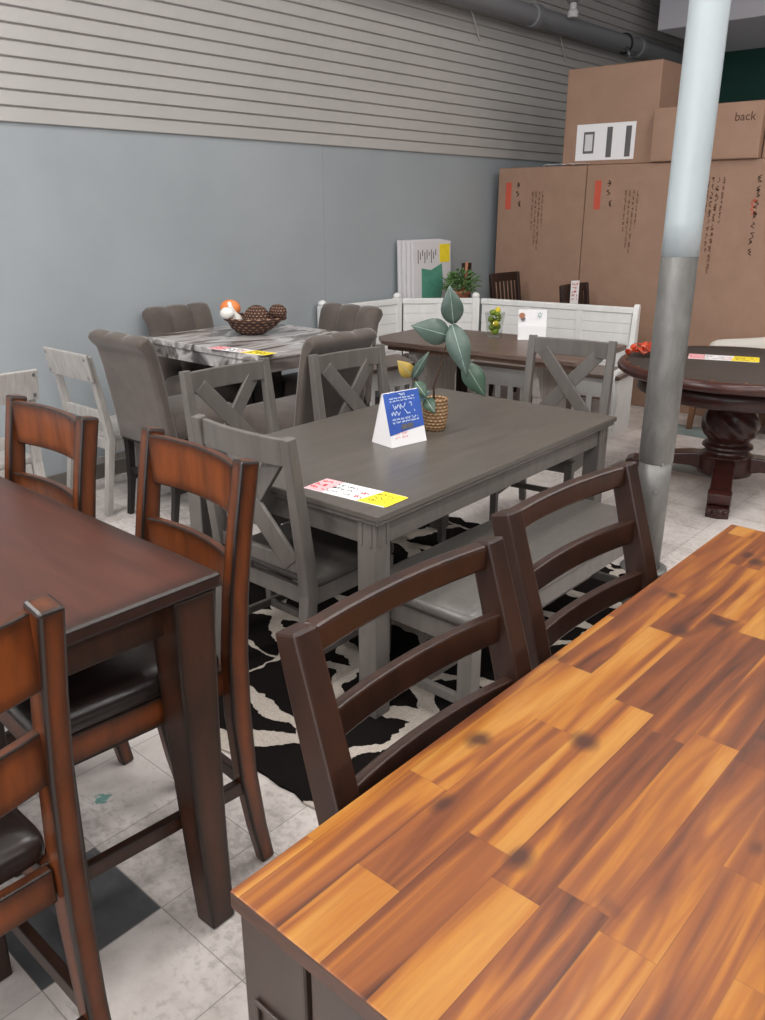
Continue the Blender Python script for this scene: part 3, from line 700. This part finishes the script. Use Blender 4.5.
o = B().ball((0, 0, .07), .082, 20, 12, (1.1, .9, .95)).done('wicker_ball', M['darkwicker'], loc=wpos(.045, .01, .03)); tag(o, 'brown woven ball lying in the wicker basket', 'woven ball')
o = B().ball((0, 0, .045), .05, 18, 10, (1.3, .9, .9)).done('wicker_ball', M['darkwicker'], loc=wpos(.155, .085, .095)); tag(o, 'smaller brown woven ball at the right rim of the basket', 'woven ball')

# ================================================================== WHITE CHAIRS
def white_chair(loc, rz, label, kind=0):
    e = empty('dining_chair', loc, rz, label, 'chair', 'white farmhouse chairs by the blue wall')
    hw = .205; y_of = lambda z: .20+max(0, z-.45)*.16+max(0, .45-z)*.16
    for sx in (-1, 1):
        zs = [0, .2, .43, .6, .8, .90]
        B().bar([(sx*(hw+(.45-z)*.02), y_of(z), z) for z in zs], [.036, .04, .044, .042, .038, .036], [.034, .038, .042, .038, .03, .026]).done('rear_leg', M['whitewash'], e, bevel=.003)
        B().bar([(sx*.2, -.2, 0), (sx*.195, -.195, .42)], [.034, .044], [.034, .044]).done('front_leg', M['whitewash'], e, bevel=.003)
    y0 = y_of(.85)+.018
    tr = B().bar([(0, y_of(.765)+.024, .765), (0, y_of(.915)+.024, .915)], .46, .02, (1, 0, 0)).done('top_rail', M['whitewash'], e, bevel=.006)
    b = B()
    for sx in (-1, 1):
        for z in (.79, .89): b.tube([(sx*hw, y_of(z)+.030, z), (sx*hw, y_of(z)+.038, z)], .009, 10)
    b.done('bolt_head', M['metal'], tr)
    B().bar([(-hw, y_of(.56), .56), (hw, y_of(.56), .56)], .022, .06, (0, 1, 0)).done('lower_rail', M['whitewash'], e, bevel=.003)
    b = B(); b.box(-.215, .215, -.225, .185, .425, .455); b.done('seat', M['whitewash'], e, bevel=.006)
    b = B(); b.box(-.18, .18, -.21, -.188, .36, .425).box(-.18, .18, .18, .2, .36, .425).box(-.212, -.19, -.18, .18, .36, .425).box(.19, .212, -.18, .18, .36, .425); b.done('seat_frame', M['whitewash'], e, bevel=.003)
    for sx in (-1, 1): B().bar([(sx*.2, -.2, .2), (sx*.205, .235, .2)], .02, .035).done('stretcher', M['whitewash'], e, bevel=.002)
    return e
white_chair((-4.318, 2.545, 0), PI, 'whitewashed wooden chair with bolted top rail standing against the blue wall')
white_chair((-4.215, 1.655, 0), -PI/2, 'whitewashed wooden chair at the left frame edge, behind the brown chair')

# ================================================================== WHITE CORNER BENCH NOOK
GN = 'white corner dining nook benches'
P0, P1, P2, P3 = Vector((-4.705, 4.6, 0)), Vector((-4.66, 5.47, 0)), Vector((-4.165, 5.935, 0)), Vector((-2.84, 6.13, 0))
def bench_unit(a, c, label, seat_poly, posts, end=None):
    mid = (a+c)/2; d = (c-a); L = d.length; rz = math.atan2(d.y, d.x)
    e = empty('corner_bench', (mid.x, mid.y, 0), rz, label, 'bench', GN)
    # local: x along the back, -y towards the seat
    b = B(); b.box(-L/2+.03, L/2-.03, -.012, .012, .46, .90); bp = b.done('backrest', M['white'], e, bevel=.002)
    b = B()
    for k in range(5):
        z = .50+.077*k; b.box(-L/2+.03, L/2-.03, -.018, -.011, z, z+.073)
    b.done('plank', M['white'], bp, bevel=.003)
    B().box(-L/2+.02, L/2-.02, -.026, .022, .885, .93).done('top_rail', M['white'], e, bevel=.006)
    n = max(1, round(L/.45))
    for k in range(1, n): B().box(-L/2+L*k/n-.025, -L/2+L*k/n+.025, -.026, -.012, .46, .885).done('mullion', M['white'], e, bevel=.003)
    B().prism(seat_poly, .445, .475).done('seat', M['nooktop'], e, bevel=.004)
    fr = [p for p in seat_poly]
    b = B(); yf = min(p[1] for p in fr)+.03; xs = [p[0] for p in fr if p[1] < yf]; x0, x1 = min(xs)+.01, max(xs)-.01
    b.box(x0, x1, yf, yf+.018, .30, .444).box(x0, x1, yf, yf+.018, .06, .10)
    m_ = max(1, round((x1-x0)/.11)); wd = (x1-x0)/m_
    for k in range(m_+1): b.box(max(x0, x0+k*wd-.022), min(x1, x0+k*wd+.022), yf, yf+.018, .10, .30)
    b.done('base_panel', M['white'], e, bevel=.002)
    for px in posts:
        b = B(); b.box(px-.03, px+.03, -.03, .03, 0, .935); b.lathe([(.028, .935), (.034, .945), (.034, .955), (.022, .972), (.006, .978)], 16, (px, 0, 0)); b.done('post', M['white'], e, bevel=.004)
    if end is not None:
        poly = [(.028, 0), (.028, .93), (.015, .955), (-.012, .955), (-.03, .93), (-.045, .84), (-.05, .72), (-.07, .60), (-.13, .53), (-.26, .505), (-.40, .50), (-.435, .485), (-.45, .46), (-.45, .06), (-.43, 0)]
        Mx = Matrix(((0, 0, 1, end), (1, 0, 0, 0), (0, 1, 0, 0), (0, 0, 0, 1)))
        B().prism(poly, -.02, .02, Mx).done('end_panel', M['white'], e, bevel=.005)
    return e
Lr = (P3-P2).length; Ll = (P1-P0).length; Lc = (P2-P1).length
bench_unit(P0, P1, 'white plank back bench section against the blue wall behind the taupe chairs', [(-Ll/2+.03, -.03), (-Ll/2+.03, -.43), (Ll/2-.26, -.43), (Ll/2-.05, -.03)], (-Ll/2, Ll/2-.032))
bench_unit(P1, P2, 'white angled corner section of the nook in front of the leaning canvases', [(-Lc/2+.04, -.03), (-.13, -.36), (.13, -.36), (Lc/2-.04, -.03)], (Lc/2-.035,))
bench_unit(P2, P3, 'white plank back bench section with scrolled end panel in front of the cardboard boxes', [(-Lr/2+.04, -.03), (-Lr/2+.17, -.44), (Lr/2+.05, -.44), (Lr/2+.05, -.06), (Lr/2-.025, -.055), (Lr/2-.03, -.03)], (), Lr/2)

# nook table
rz = .10
e = empty('dining_table', (-3.33, 4.93, 0), rz, 'grey brown plank top trestle table inside the white corner nook', 'table')
hx, hy = .82, .42
b = B(); n = 6; cut = .17
b.prism([(-hx, -hy+cut), (-hx+cut*.9, -hy), (hx-.02, -hy), (hx, -hy+.02), (hx, hy-.02), (hx-.02, hy), (-hx+cut*.9, hy), (-hx, hy-cut)], .728, .76)
b.done('tabletop', M['nooktop'], e, bevel=.004)
B().box(-hx+.16, hx-.06, -hy+.06, hy-.06, .69, .728).done('under_frame', M['nookedge'], e, bevel=.003)
for sx in (-1, 1):
    tr = B().box(sx*.46-.035, sx*.46+.035, -.20, .20, .07, .69).done('trestle', M['trestle'], e, bevel=.004)
    b = B(); b.box(sx*.46-.045, sx*.46+.045, -.33, .33, 0, .07); b.done('foot', M['whitewash'], tr, bevel=.008)
    for sy in (-1, 1):
        poly = [(.20, .69), (.34, .69), (.345, .66), (.31, .62), (.265, .60), (.25, .54), (.215, .46), (.20, .45)]
        Mx = Matrix(((0, 0, 1, sx*.46), (sy, 0, 0, 0), (0, 1, 0, 0), (0, 0, 0, 1)))
        B().prism(poly, -.03, .03, Mx).done('bracket', M['whitewash'], tr, bevel=.003)
B().box(-.43, .43, -.03, .03, .16, .26).done('stretcher', M['trestle'], e, bevel=.004)

# glass of limes and lemons, white menu stand
gx, gy, gz = -3.46, 5.13, .761
e = empty('glass_vase', (gx, gy, gz), .3, 'square clear glass vase full of limes and lemons on the nook table', 'vase')
def sq(r, z, p=.35): return [Vector((math.copysign(abs(math.cos(a))**p, math.cos(a))*r, math.copysign(abs(math.sin(a))**p, math.sin(a))*r, z)) for a in [k*2*PI/32 for k in range(32)]]
b = B(); b.rings([sq(.048, 0), sq(.05, .004), sq(.064, .175), sq(.0605, .175), sq(.0465, .014), sq(.03, .012)], smooth=True); b.done('glass_wall', M['glass'], e)
fr = [(-.014, .010, .036, 'lemon'), (.018, -.012, .04, 'lime'), (-.014, -.016, .068, 'lime'), (.016, .016, .074, 'lime'), (.022, -.020, .098, 'lemon'), (-.022, .010, .106, 'lime'), (.018, .020, .13, 'lime'), (-.02, -.022, .128, 'lime'), (.026, -.006, .160, 'lime'), (-.020, .0, .172, 'lime'), (.002, .028, .185, 'lemon')]
for x, y, z, k in fr:
    o = B().lathe([(.003, -.028), (.0095, -.0245), (.019, -.015), (.0222, 0), (.019, .015), (.0095, .0245), (.003, .028)], 16).done(k, M[k], loc=(gx+x, gy+y, gz+z)); o.rotation_euler = (random.uniform(0, 3), random.uniform(0, 3), 0)
    tag(o, 'green lime in the square glass vase on the nook table' if k == 'lime' else 'yellow lemon in the square glass vase on the nook table', k, 'limes in the glass vase' if k == 'lime' else 'lemons in the glass vase')
e = empty('menu_stand', (-3.20, 5.22, .7605), .62, 'white printed table sign with a fruit picture and green emblem on the nook table', 'sign')
b = B(); b.bar([(0, -.045, 0), (0, -.03, .095)], .19, .004, (1, 0, 0)); b.done('lower_card', M['paper'], e)
b = B(); b.bar([(0, -.035, .0), (0, .015, .205)], .20, .004, (1, 0, 0)); b.done('upper_card', M['paper'], e)
B().box(-.1, .1, -.05, .05, 0, .004).done('foot', M['paper'], e)
fm = frame_m((0, .0, .155), (1, 0, 0), (0, .05, .205))
b = B(); b.use(M['terracotta']); b.prism([(-.075+.022*math.cos(a), .008+.02*math.sin(a)) for a in [k*.6 for k in range(10)]], .011, .0135, fm); b.use(M['card_grey']); b.prism([(-.068+.016*math.cos(a), -.016+.014*math.sin(a)) for a in [k*.6 for k in range(10)]], .011, .013, fm)
b.use(M['tealprint'])
for a in range(0, 6): b.bar([fm @ Vector((.05+.008*math.cos(a), .012+.010*math.sin(a), .0145)), fm @ Vector((.05+.018*math.cos(a+.6), .012+.022*math.sin(a+.6), .0145))], .004, .002, (1, 0, 0))
b.done('picture', None, e)

# ================================================================== ROUND GAME TABLE
e = empty('game_table', (-1.69, 5.12, 0), .08, 'round dark cherry game table with felt top on a carved pedestal', 'table')
r = .70
b = B(); b.lathe([(.56, .712), (r-.02, .715), (r, .728), (r+.003, .745), (r-.005, .765), (r-.018, .774), (r-.04, .775), (r-.045, .772), (.5, .770), (.02, .770)], 64); b.done('tabletop', M['rim'], e)
b = B(); b.lathe([(.652, .7705), (.652, .7735), (.02, .7735)], 64); b.done('felt_surface', M['felt'], e)
for k in range(24):
    a = k*2*PI/24+.05; b = B(); Mx = Matrix.Rotation(a, 4, 'Z')
    b.box(.640, .668, -.006, .006, .7735, .7775, Mx)
    b.done('rim_inlay', M['lightwood'], e)
b = B(); b.lathe([(.50, .60), (.56, .60), (.575, .612), (.575, .712), (.50, .712)], 64); b.done('apron', M['cherry'], e)
prof = [(.16, .60), (.165, .58), (.12, .55), (.115, .53), (.13, .515), (.135, .50), (.155, .46), (.165, .42), (.165, .38), (.155, .345), (.125, .31), (.12, .295), (.145, .28), (.15, .265), (.125, .25), (.13, .235), (.155, .215), (.16, .19), (.16, .10), (.14, .09)]
def carve(a, z):
    if .32 < z < .49: return 1+.035*math.sin(a*8+z*60)
    return 1.
pf = []
for (r0, z0), (r1, z1) in zip(prof, prof[1:]):
    for t in (0, .34, .67): pf.append((r0+(r1-r0)*t, z0+(z1-z0)*t))
pf.append(prof[-1])
b = B(); b.lathe(pf, 64, fn=carve); b.done('pedestal', M['cherry'], e)
for k in range(4):
    a = math.radians(-76.5)+k*PI/2; Mx = Matrix.Rotation(a, 4, 'Z')
    pts = [(.10, 0, .16), (.20, 0, .172), (.30, 0, .165), (.40, 0, .135), (.48, 0, .105), (.545, 0, .10), (.59, 0, .095)]
    b = B().bar([Mx @ Vector(p) for p in pts], [.12, .12, .12, .115, .12, .13, .125], [.11, .085, .07, .062, .065, .085, .06], Mx.to_3x3() @ Vector((0, 1, 0)))
    lg = b.done('leg', M['cherry'], e, bevel=.008)
    b = B(); b.prism([(.50, -.065), (.625, -.062), (.638, 0), (.625, .062), (.50, .065)], 0, .06, Mx)
    for j in range(4): b.ball((Mx @ Vector((.625, -.045+.03*j, .035))), .017, 8, 6)
    b.done('paw_foot', M['cherry'], lg, bevel=.006)
rnd = random.Random(5)
e = empty('leaf_garland', (-2.235, 4.985, .779), 0, 'bunch of orange red artificial leaves on the left edge of the round game table', 'decoration')
for nm, mm, N_, cx in (('orange_leaf', 'redleaf', 34, 0.), ('pale_leaf', 'salmon', 12, .03)):
    for k in range(N_):
        a = rnd.uniform(0, 2*PI); rr = rnd.uniform(0, .095); p = Vector((rr*math.cos(a)+cx, rr*math.sin(a)*1.3, rnd.uniform(.006, .04)))
        d = Vector((rnd.uniform(-1, 1), rnd.uniform(-1, 1), rnd.uniform(.05, .8))).normalized()*rnd.uniform(.04, .07)
        b = B(); b.leafshape(p, p+d, .04, (rnd.uniform(-.5, .5), rnd.uniform(-.5, .5), 1), .3, .12, 5)
        b.done('leaf', M[mm], e)

# white upholstered chair behind the game table
e = empty('low_back_chair', (-2.02, 6.60, 0), .0, 'white upholstered low chair with brown wooden legs behind the round game table', 'chair')
b = B(); R = []
for i in range(25):
    u = i/24; x = -.46+.92*u; zt = .635+.085*math.sin(PI*u)**.6-.02*math.sin(PI*u*2)
    R.append([Vector((x, .16, .40)), Vector((x, .13, zt-.06)), Vector((x, .15, zt-.01)), Vector((x, .19, zt)), Vector((x, .235, zt-.015)), Vector((x, .25, zt-.06)), Vector((x, .24, .40))])
b.rings(R, smooth=True); b.done('backrest', M['ottoman'], e)
b = B(); cushion(b, -.45, .45, -.26, .19, .33, .46); b.done('seat', M['ottoman'], e)
b = B(); b.box(-.43, .43, -.24, .22, .27, .33); b.done('seat_frame', M['lightwood'], e, bevel=.004)
for sx in (-1, 1):
    for sy in (-1, 1): B().bar([(sx*.41, sy*.2+.0, 0), (sx*.39, sy*.2, .28)], [.035, .05], [.035, .05]).done('leg', M['lightwood'], e, bevel=.004)

# dark post-like chair leg behind the nook: narrow plant stand seen at the right of the bench
# ================================================================== DARK CHAIRS BEHIND THE NOOK
def slat_chair(loc, rz, label, H=1.08, panel=False):
    e = empty('dining_chair', loc, rz, label, 'chair', 'dark wooden chairs behind the white bench')
    hw = .205; y_of = lambda z: .20+max(0, z-.45)*.14+max(0, .45-z)*.12
    for sx in (-1, 1):
        zs = [0, .25, .45, .7, H]
        B().bar([(sx*hw, y_of(z), z) for z in zs], [.034, .038, .042, .04, .036], [.034, .04, .046, .04, .032]).done('rear_leg', M['slat_dark'], e, bevel=.004)
        B().bar([(sx*.195, -.2, 0), (sx*.195, -.2, .43)], [.034, .044], [.034, .044]).done('front_leg', M['slat_dark'], e, bevel=.003)
    b = B(); curve_rail(b, hw+.015, H-.07, H+.005, y_of(H-.03), .02, .022, 9); b.done('top_rail', M['slat_dark'], e, bevel=.005)
    b = B(); curve_rail(b, hw-.015, .56, .60, y_of(.58), .01, .02, 7); b.done('lower_rail', M['slat_dark'], e, bevel=.003)
    if panel: B().bar([(0, y_of(.6)+.01, .60), (0, y_of(H-.06)+.014, H-.06)], .34, .012, (1, 0, 0)).done('splat', M['slat_dark'], e, bevel=.003)
    else:
        for k in range(6):
            x = -.15+.06*k; B().bar([(x, y_of(.6)+.008, .60), (x, y_of(H-.06)+.014, H-.06)], .024, .012, (1, 0, 0)).done('slat', M['slat_dark'], e, bevel=.002)
    b = B(); b.box(-.2, .2, -.215, .18, .425, .45); b.done('seat', M['slat_dark'], e, bevel=.006)
    b = B(); b.box(-.18, .18, -.205, -.185, .36, .425).box(-.18, .18, .175, .195, .36, .425).box(-.205, -.185, -.18, .18, .36, .425).box(.185, .205, -.18, .18, .36, .425); b.done('seat_frame', M['slat_dark'], e, bevel=.003)
    return e
slat_chair((-3.985, 6.455, 0), PI/2, 'dark slat back chair behind the white bench, in front of the first cardboard box', 1.10)
sc = slat_chair((-3.31, 6.49, 0), PI/2, 'dark wooden chair carrying a white price tag behind the white bench', 1.04, True)
tg = empty('price_tag', (0, 0, 0), 0, 'white price tag with pink print hung on the back of the dark chair', 'price tag')
b = B(); b.box(-.045, .045, -.11, .09, .0, .002, frame_m((-3.555, 6.44, .985), (.35, 1, 0), (0, 0, 1))); b.done('card', M['paper'], tg)
b = B(); b.use(M['redink']); scribble(b, frame_m((-3.5535, 6.44, .985), (.35, 1, 0), (0, 0, 1)), .06, .15, 5, random.Random(2), .004); b.done('writing', None, tg)

# leaning canvases (stack of four), bush, narrow board
cz = [(.0, .57, 1.39), (.03, .555, 1.385), (.06, .54, 1.38), (.09, .52, 1.375)]
labs = ['rearmost white wrapped canvas leaning on the blue wall', 'second white canvas from the wall in the leaning stack', 'third white canvas from the wall in the leaning stack', 'front canvas of the leaning stack with a teal picture and yellow sticker']
for i, (off, wd, ht) in enumerate(cz):
    e = empty('canvas_picture', (WX+.072+off*.95, 5.52+wd/2+off*.9, 0), 0, labs[i], 'canvas', 'canvases leaning against the blue wall')
    lean = .042; th = .024
    fmx = frame_m((0, 0, 0.002), (0, 1, 0), (-lean, 0, ht)); b = B(); b.box(-wd/2, wd/2, 0, ht, 0, th, fmx); b.done('canvas_body', M['canvas'], e, bevel=.003)
    if i == 3:
        b = B(); b.use(M['tealprint']); b.prism([(-.15, .88), (.11, .88), (.15, 1.0), (.13, 1.19), (-.02, 1.14), (-.15, 1.16)], th, th+.002, fmx)
        b.use(M['card_grey'])
        for k in range(9): b.box(-.20+.03*k, -.19+.03*k, 1.2+.03*(k % 3), 1.31-.02*(k % 2), th, th+.0015, fmx)
        b.done('picture', None, e)
        B().box(.10, .24, 1.20, 1.35, th, th+.003, fmx).done('yellow_sticker', M['yellow'], e)
e = empty('potted_bush', (-4.42, 5.985, 0), 0, 'bushy green artificial plant in a clay pot behind the white corner bench', 'plant')
B().lathe([(.10, 0), (.10, .02), (.02, .04), (.02, .80), (.11, .81), (.11, .83)], 20).done('plant_stand', M['slat_dark'], e, bevel=.003)
B().lathe([(.06, .83), (.075, .86), (.092, .95), (.10, .955), (.10, .975), (.085, .975), (.08, .95), (.02, .94)], 24).done('pot', M['terracotta'], e)
rnd = random.Random(9); b = B(); b2 = B()
for k in range(230):
    a = rnd.uniform(0, 2*PI); ph = rnd.uniform(-.35, 1.4); rr = rnd.uniform(.05, .17)
    p = Vector((rr*math.cos(a)*math.cos(ph)*.95, rr*math.sin(a)*math.cos(ph)*1.0, 1.0+rr*math.sin(ph)*.85)); p.x = max(p.x, -.06)
    d = Vector((math.cos(a), math.sin(a), rnd.uniform(-.3, .9))).normalized()*rnd.uniform(.04, .07)
    b.leafshape(p, p+d, .026, (rnd.uniform(-1, 1), rnd.uniform(-1, 1), 1), .3, .1, 4)
fo = b.done('foliage', M['bush'], e); fo['kind'] = 'stuff'
B().tube([(.02, .03, .95), (.03, .045, 1.08), (.035, .05, 1.21)], .012, 8).done('stake', M['terracotta'], e)
b2.bm.free()
e = tag(B().box(-.02, .02, -.05, .05, 0, 1.19).done('wooden_board', M['slat_dark'], None, bevel=.004, loc=(-4.515, 6.21, 0)), 'narrow dark upright board beside the bushy plant behind the bench', 'board')

# ================================================================== CARDBOARD BOXES
GC = 'cardboard furniture boxes along the back'
def carton(name, x0, x1, y0, y1, z0, z1, label, prints=None, seam='v', mat='cardboard'):
    e = empty(name, ((x0+x1)/2, (y0+y1)/2, z0), 0, label, 'box', GC)
    w, d, h = (x1-x0)/2, (y1-y0)/2, z1-z0
    b = B().box(-w, w, -d, d, 0, h); b.done('carton', M[mat], e, bevel=.006)
    b = B()
    b.box(-w*.995, -.002, -d+.004, d-.004, h, h+.004); b.box(.002, w*.995, -d+.004, d-.004, h, h+.004); b.done('flap', M['cardboard'], e, bevel=.001)
    if prints: prints(e, w, d, h)
    return e
def P_side(e, w, d, h, dx=0.):
    fr = lambda x, z: frame_m((x, -d-.0005, z), (1, 0, 0), (0, 0, 1))
    xl = -w+.115+dx
    b = B(); b.box(-.03, .03, -.115, .115, 0, .0015, fr(xl, h-.235)); b.done('red_label', M['redlabel'], e)
    b = B(); b.use(M['boxink2']); rot = Matrix.Rotation(-PI/2, 4, 'Z'); rnd = random.Random(4)
    scribble(b, fr(xl+.10, h-.18) @ rot, .12, .05, 1, rnd, .008); b.done('print_mark', None, e); b = B(); scribble(b, fr(xl+.125, h-.31) @ rot, .06, .06, 1, rnd, .010); b.done('print_mark', M['boxink2'], e)
    for k, (ox, ln) in enumerate(((.24, .34), (.275, .46), (.31, .50), (.345, .30))):
        b = B(); scribble(b, fr(xl+ox+.02, h-.30-ln/2+.1) @ rot, ln, .026, 1, rnd, .004); b.done('print_line', M['boxink'], e)
    b = B(); b.box(-w*.9, w*.9, -.03, .03, 0, .001, fr(0, h*.60)); b.done('tape_strip', M['cardboard_dark' if False else 'cardboard'], e)
def P_long(e, w, d, h):
    fr = lambda x, z: frame_m((x, -d-.0005, z), (1, 0, 0), (0, 0, 1)); rot = Matrix.Rotation(-PI/2, 4, 'Z'); rnd = random.Random(14)
    for ox, z, ln, ht, mm in ((.09, .28, .34, .028, 'redlabel'), (.145, .25, .26, .03, 'boxink'), (.18, .395, .55, .032, 'boxink'), (.22, .48, .72, .036, 'boxink'), (.265, .29, .34, .026, 'boxink'), (.53, .42, .62, .05, 'boxink2'), (.515, .36, .16, .09, 'redlabel')):
        b = B(); scribble(b, fr(-w+ox, h-z) @ rot, ln, ht, 1, rnd, .007); b.done('print_line', M[mm], e)
BY = 6.89
carton('cardboard_box', -4.675, -3.775, BY, BY+.62, 0, 1.985, 'tall cardboard box with a red label beside the blue wall, first of the bottom row', lambda *a: P_side(*a))
carton('cardboard_box', -3.765, -2.865, BY-.01, BY+.62, 0, 1.985, 'tall cardboard box with a red label left of the column, second of the bottom row', lambda *a: P_side(*a))
carton('cardboard_box', -2.855, -1.80, BY, BY+.62, 0, 1.99, 'tall cardboard box with rows of vertical print right of the column', P_long)
carton('cardboard_box', -1.79, -.9, BY, BY+.62, 0, 1.99, 'tall cardboard box at the far right behind the round game table')
def P_top(e, w, d, h):
    fr = lambda x, z: frame_m((x, -d-.0005, z), (1, 0, 0), (0, 0, 1)); cx, cz = -w+.125+.27, .165
    lb = B(); lb.box(-.27, .27, -.13, .155, 0, .002, fr(cx, cz)); lb = lb.done('white_label', M['paper'], e)
    b = B(); b.use(M['card_grey']); b.box(-.20, -.10, -.075, .095, .002, .003, fr(cx, cz)); b.use(M['canvas']); b.box(-.185, -.115, -.055, .075, .003, .004, fr(cx, cz)); b.done('picture', None, lb)
    for xo in (.015, .185):
        b = B(); b.box(xo, xo+.05, -.11, .125, .002, .0024, fr(cx, cz)); rr = random.Random(int(xo*1000))
        for k in range(5): b.box(xo+.003, xo+.047, -.108+.047*k, -.072+.047*k, .0024, .0032, fr(cx, cz))
        b.done('print_block', M['card_grey'], lb)
    rot = Matrix.Rotation(-PI/2, 4, 'Z'); rnd = random.Random(6)
    for xo, hh in ((-.04, .03), (.12, .04)):
        b = B(); scribble(b, fr(cx+xo, cz) @ rot, .2, hh, 1, rnd, .004); b.done('print_line', M['card_grey'], lb)
carton('cardboard_box', -4.055, -3.215, BY+.06, BY+.6, 1.994, 2.745, 'large cardboard box with a white label stacked on top, below the ceiling pipe', P_top)
def P_back(e, w, d, h):
    b = B(); b.use(M['boxink2']); text_into(b, 'back', .085, frame_m((w-.13, -d-.0005, h-.10), (1, 0, 0), (0, 0, 1)) @ Matrix.Translation((0, 0, .001))); b.done('writing', None, e)
    b = B(); b.box(-w*.96, w*.96, -.02, .02, 0, .0012, frame_m((0, -d-.0005, .03), (1, 0, 0), (0, 0, 1))); b.done('tape_strip', M['cardboard'], e)
carton('cardboard_box', -3.205, -2.355, BY-.03, BY+.5, 1.996, 2.385, 'low wide cardboard box marked back, stacked behind the white column', P_back)
carton('cardboard_box', -2.345, -1.45, BY+.03, BY+.5, 1.996, 2.36, 'low cardboard box at the far right on top of the bottom row')
b = B(); rnd = random.Random(21)
pts = [(-.22+.044*k, .006*math.sin(k*1.7), .006+.012*abs(math.sin(k*1.3))) for k in range(11)]
b.bar(pts, [.035+.012*math.sin(k*2.) for k in range(11)], .003, (0, 1, 0)); tag(b.done('plastic_wrap', M['canvas'], None, loc=(-4.0, BY+.028, 1.9915)), 'crumpled strip of white wrap on top of the first tall box', 'wrap')

# ================================================================== LIGHT, WORLD, CAMERA
w = bpy.data.worlds.new('world'); S.world = w; w.use_nodes = True
w.node_tree.nodes['Background'].inputs[0].default_value = (.8, .85, .9, 1); w.node_tree.nodes['Background'].inputs[1].default_value = .3

cd = bpy.data.cameras.new('camera'); cam = bpy.data.objects.new('camera', cd); COL.objects.link(cam); S.camera = cam
cd.sensor_fit = 'VERTICAL'; cd.sensor_height = 36.; cd.lens = 36.*828/1020; cd.clip_start = .05
Rm = Matrix(CAMR); m4 = Rm.to_4x4(); m4.translation = Vector((0, 0, 1.65)); cam.matrix_world = m4
S.view_settings.view_transform = 'Standard'; S.view_settings.look = 'None'; S.view_settings.gamma = 1; S.view_settings.exposure = EXPO; S.view_settings.use_curve_mapping = False
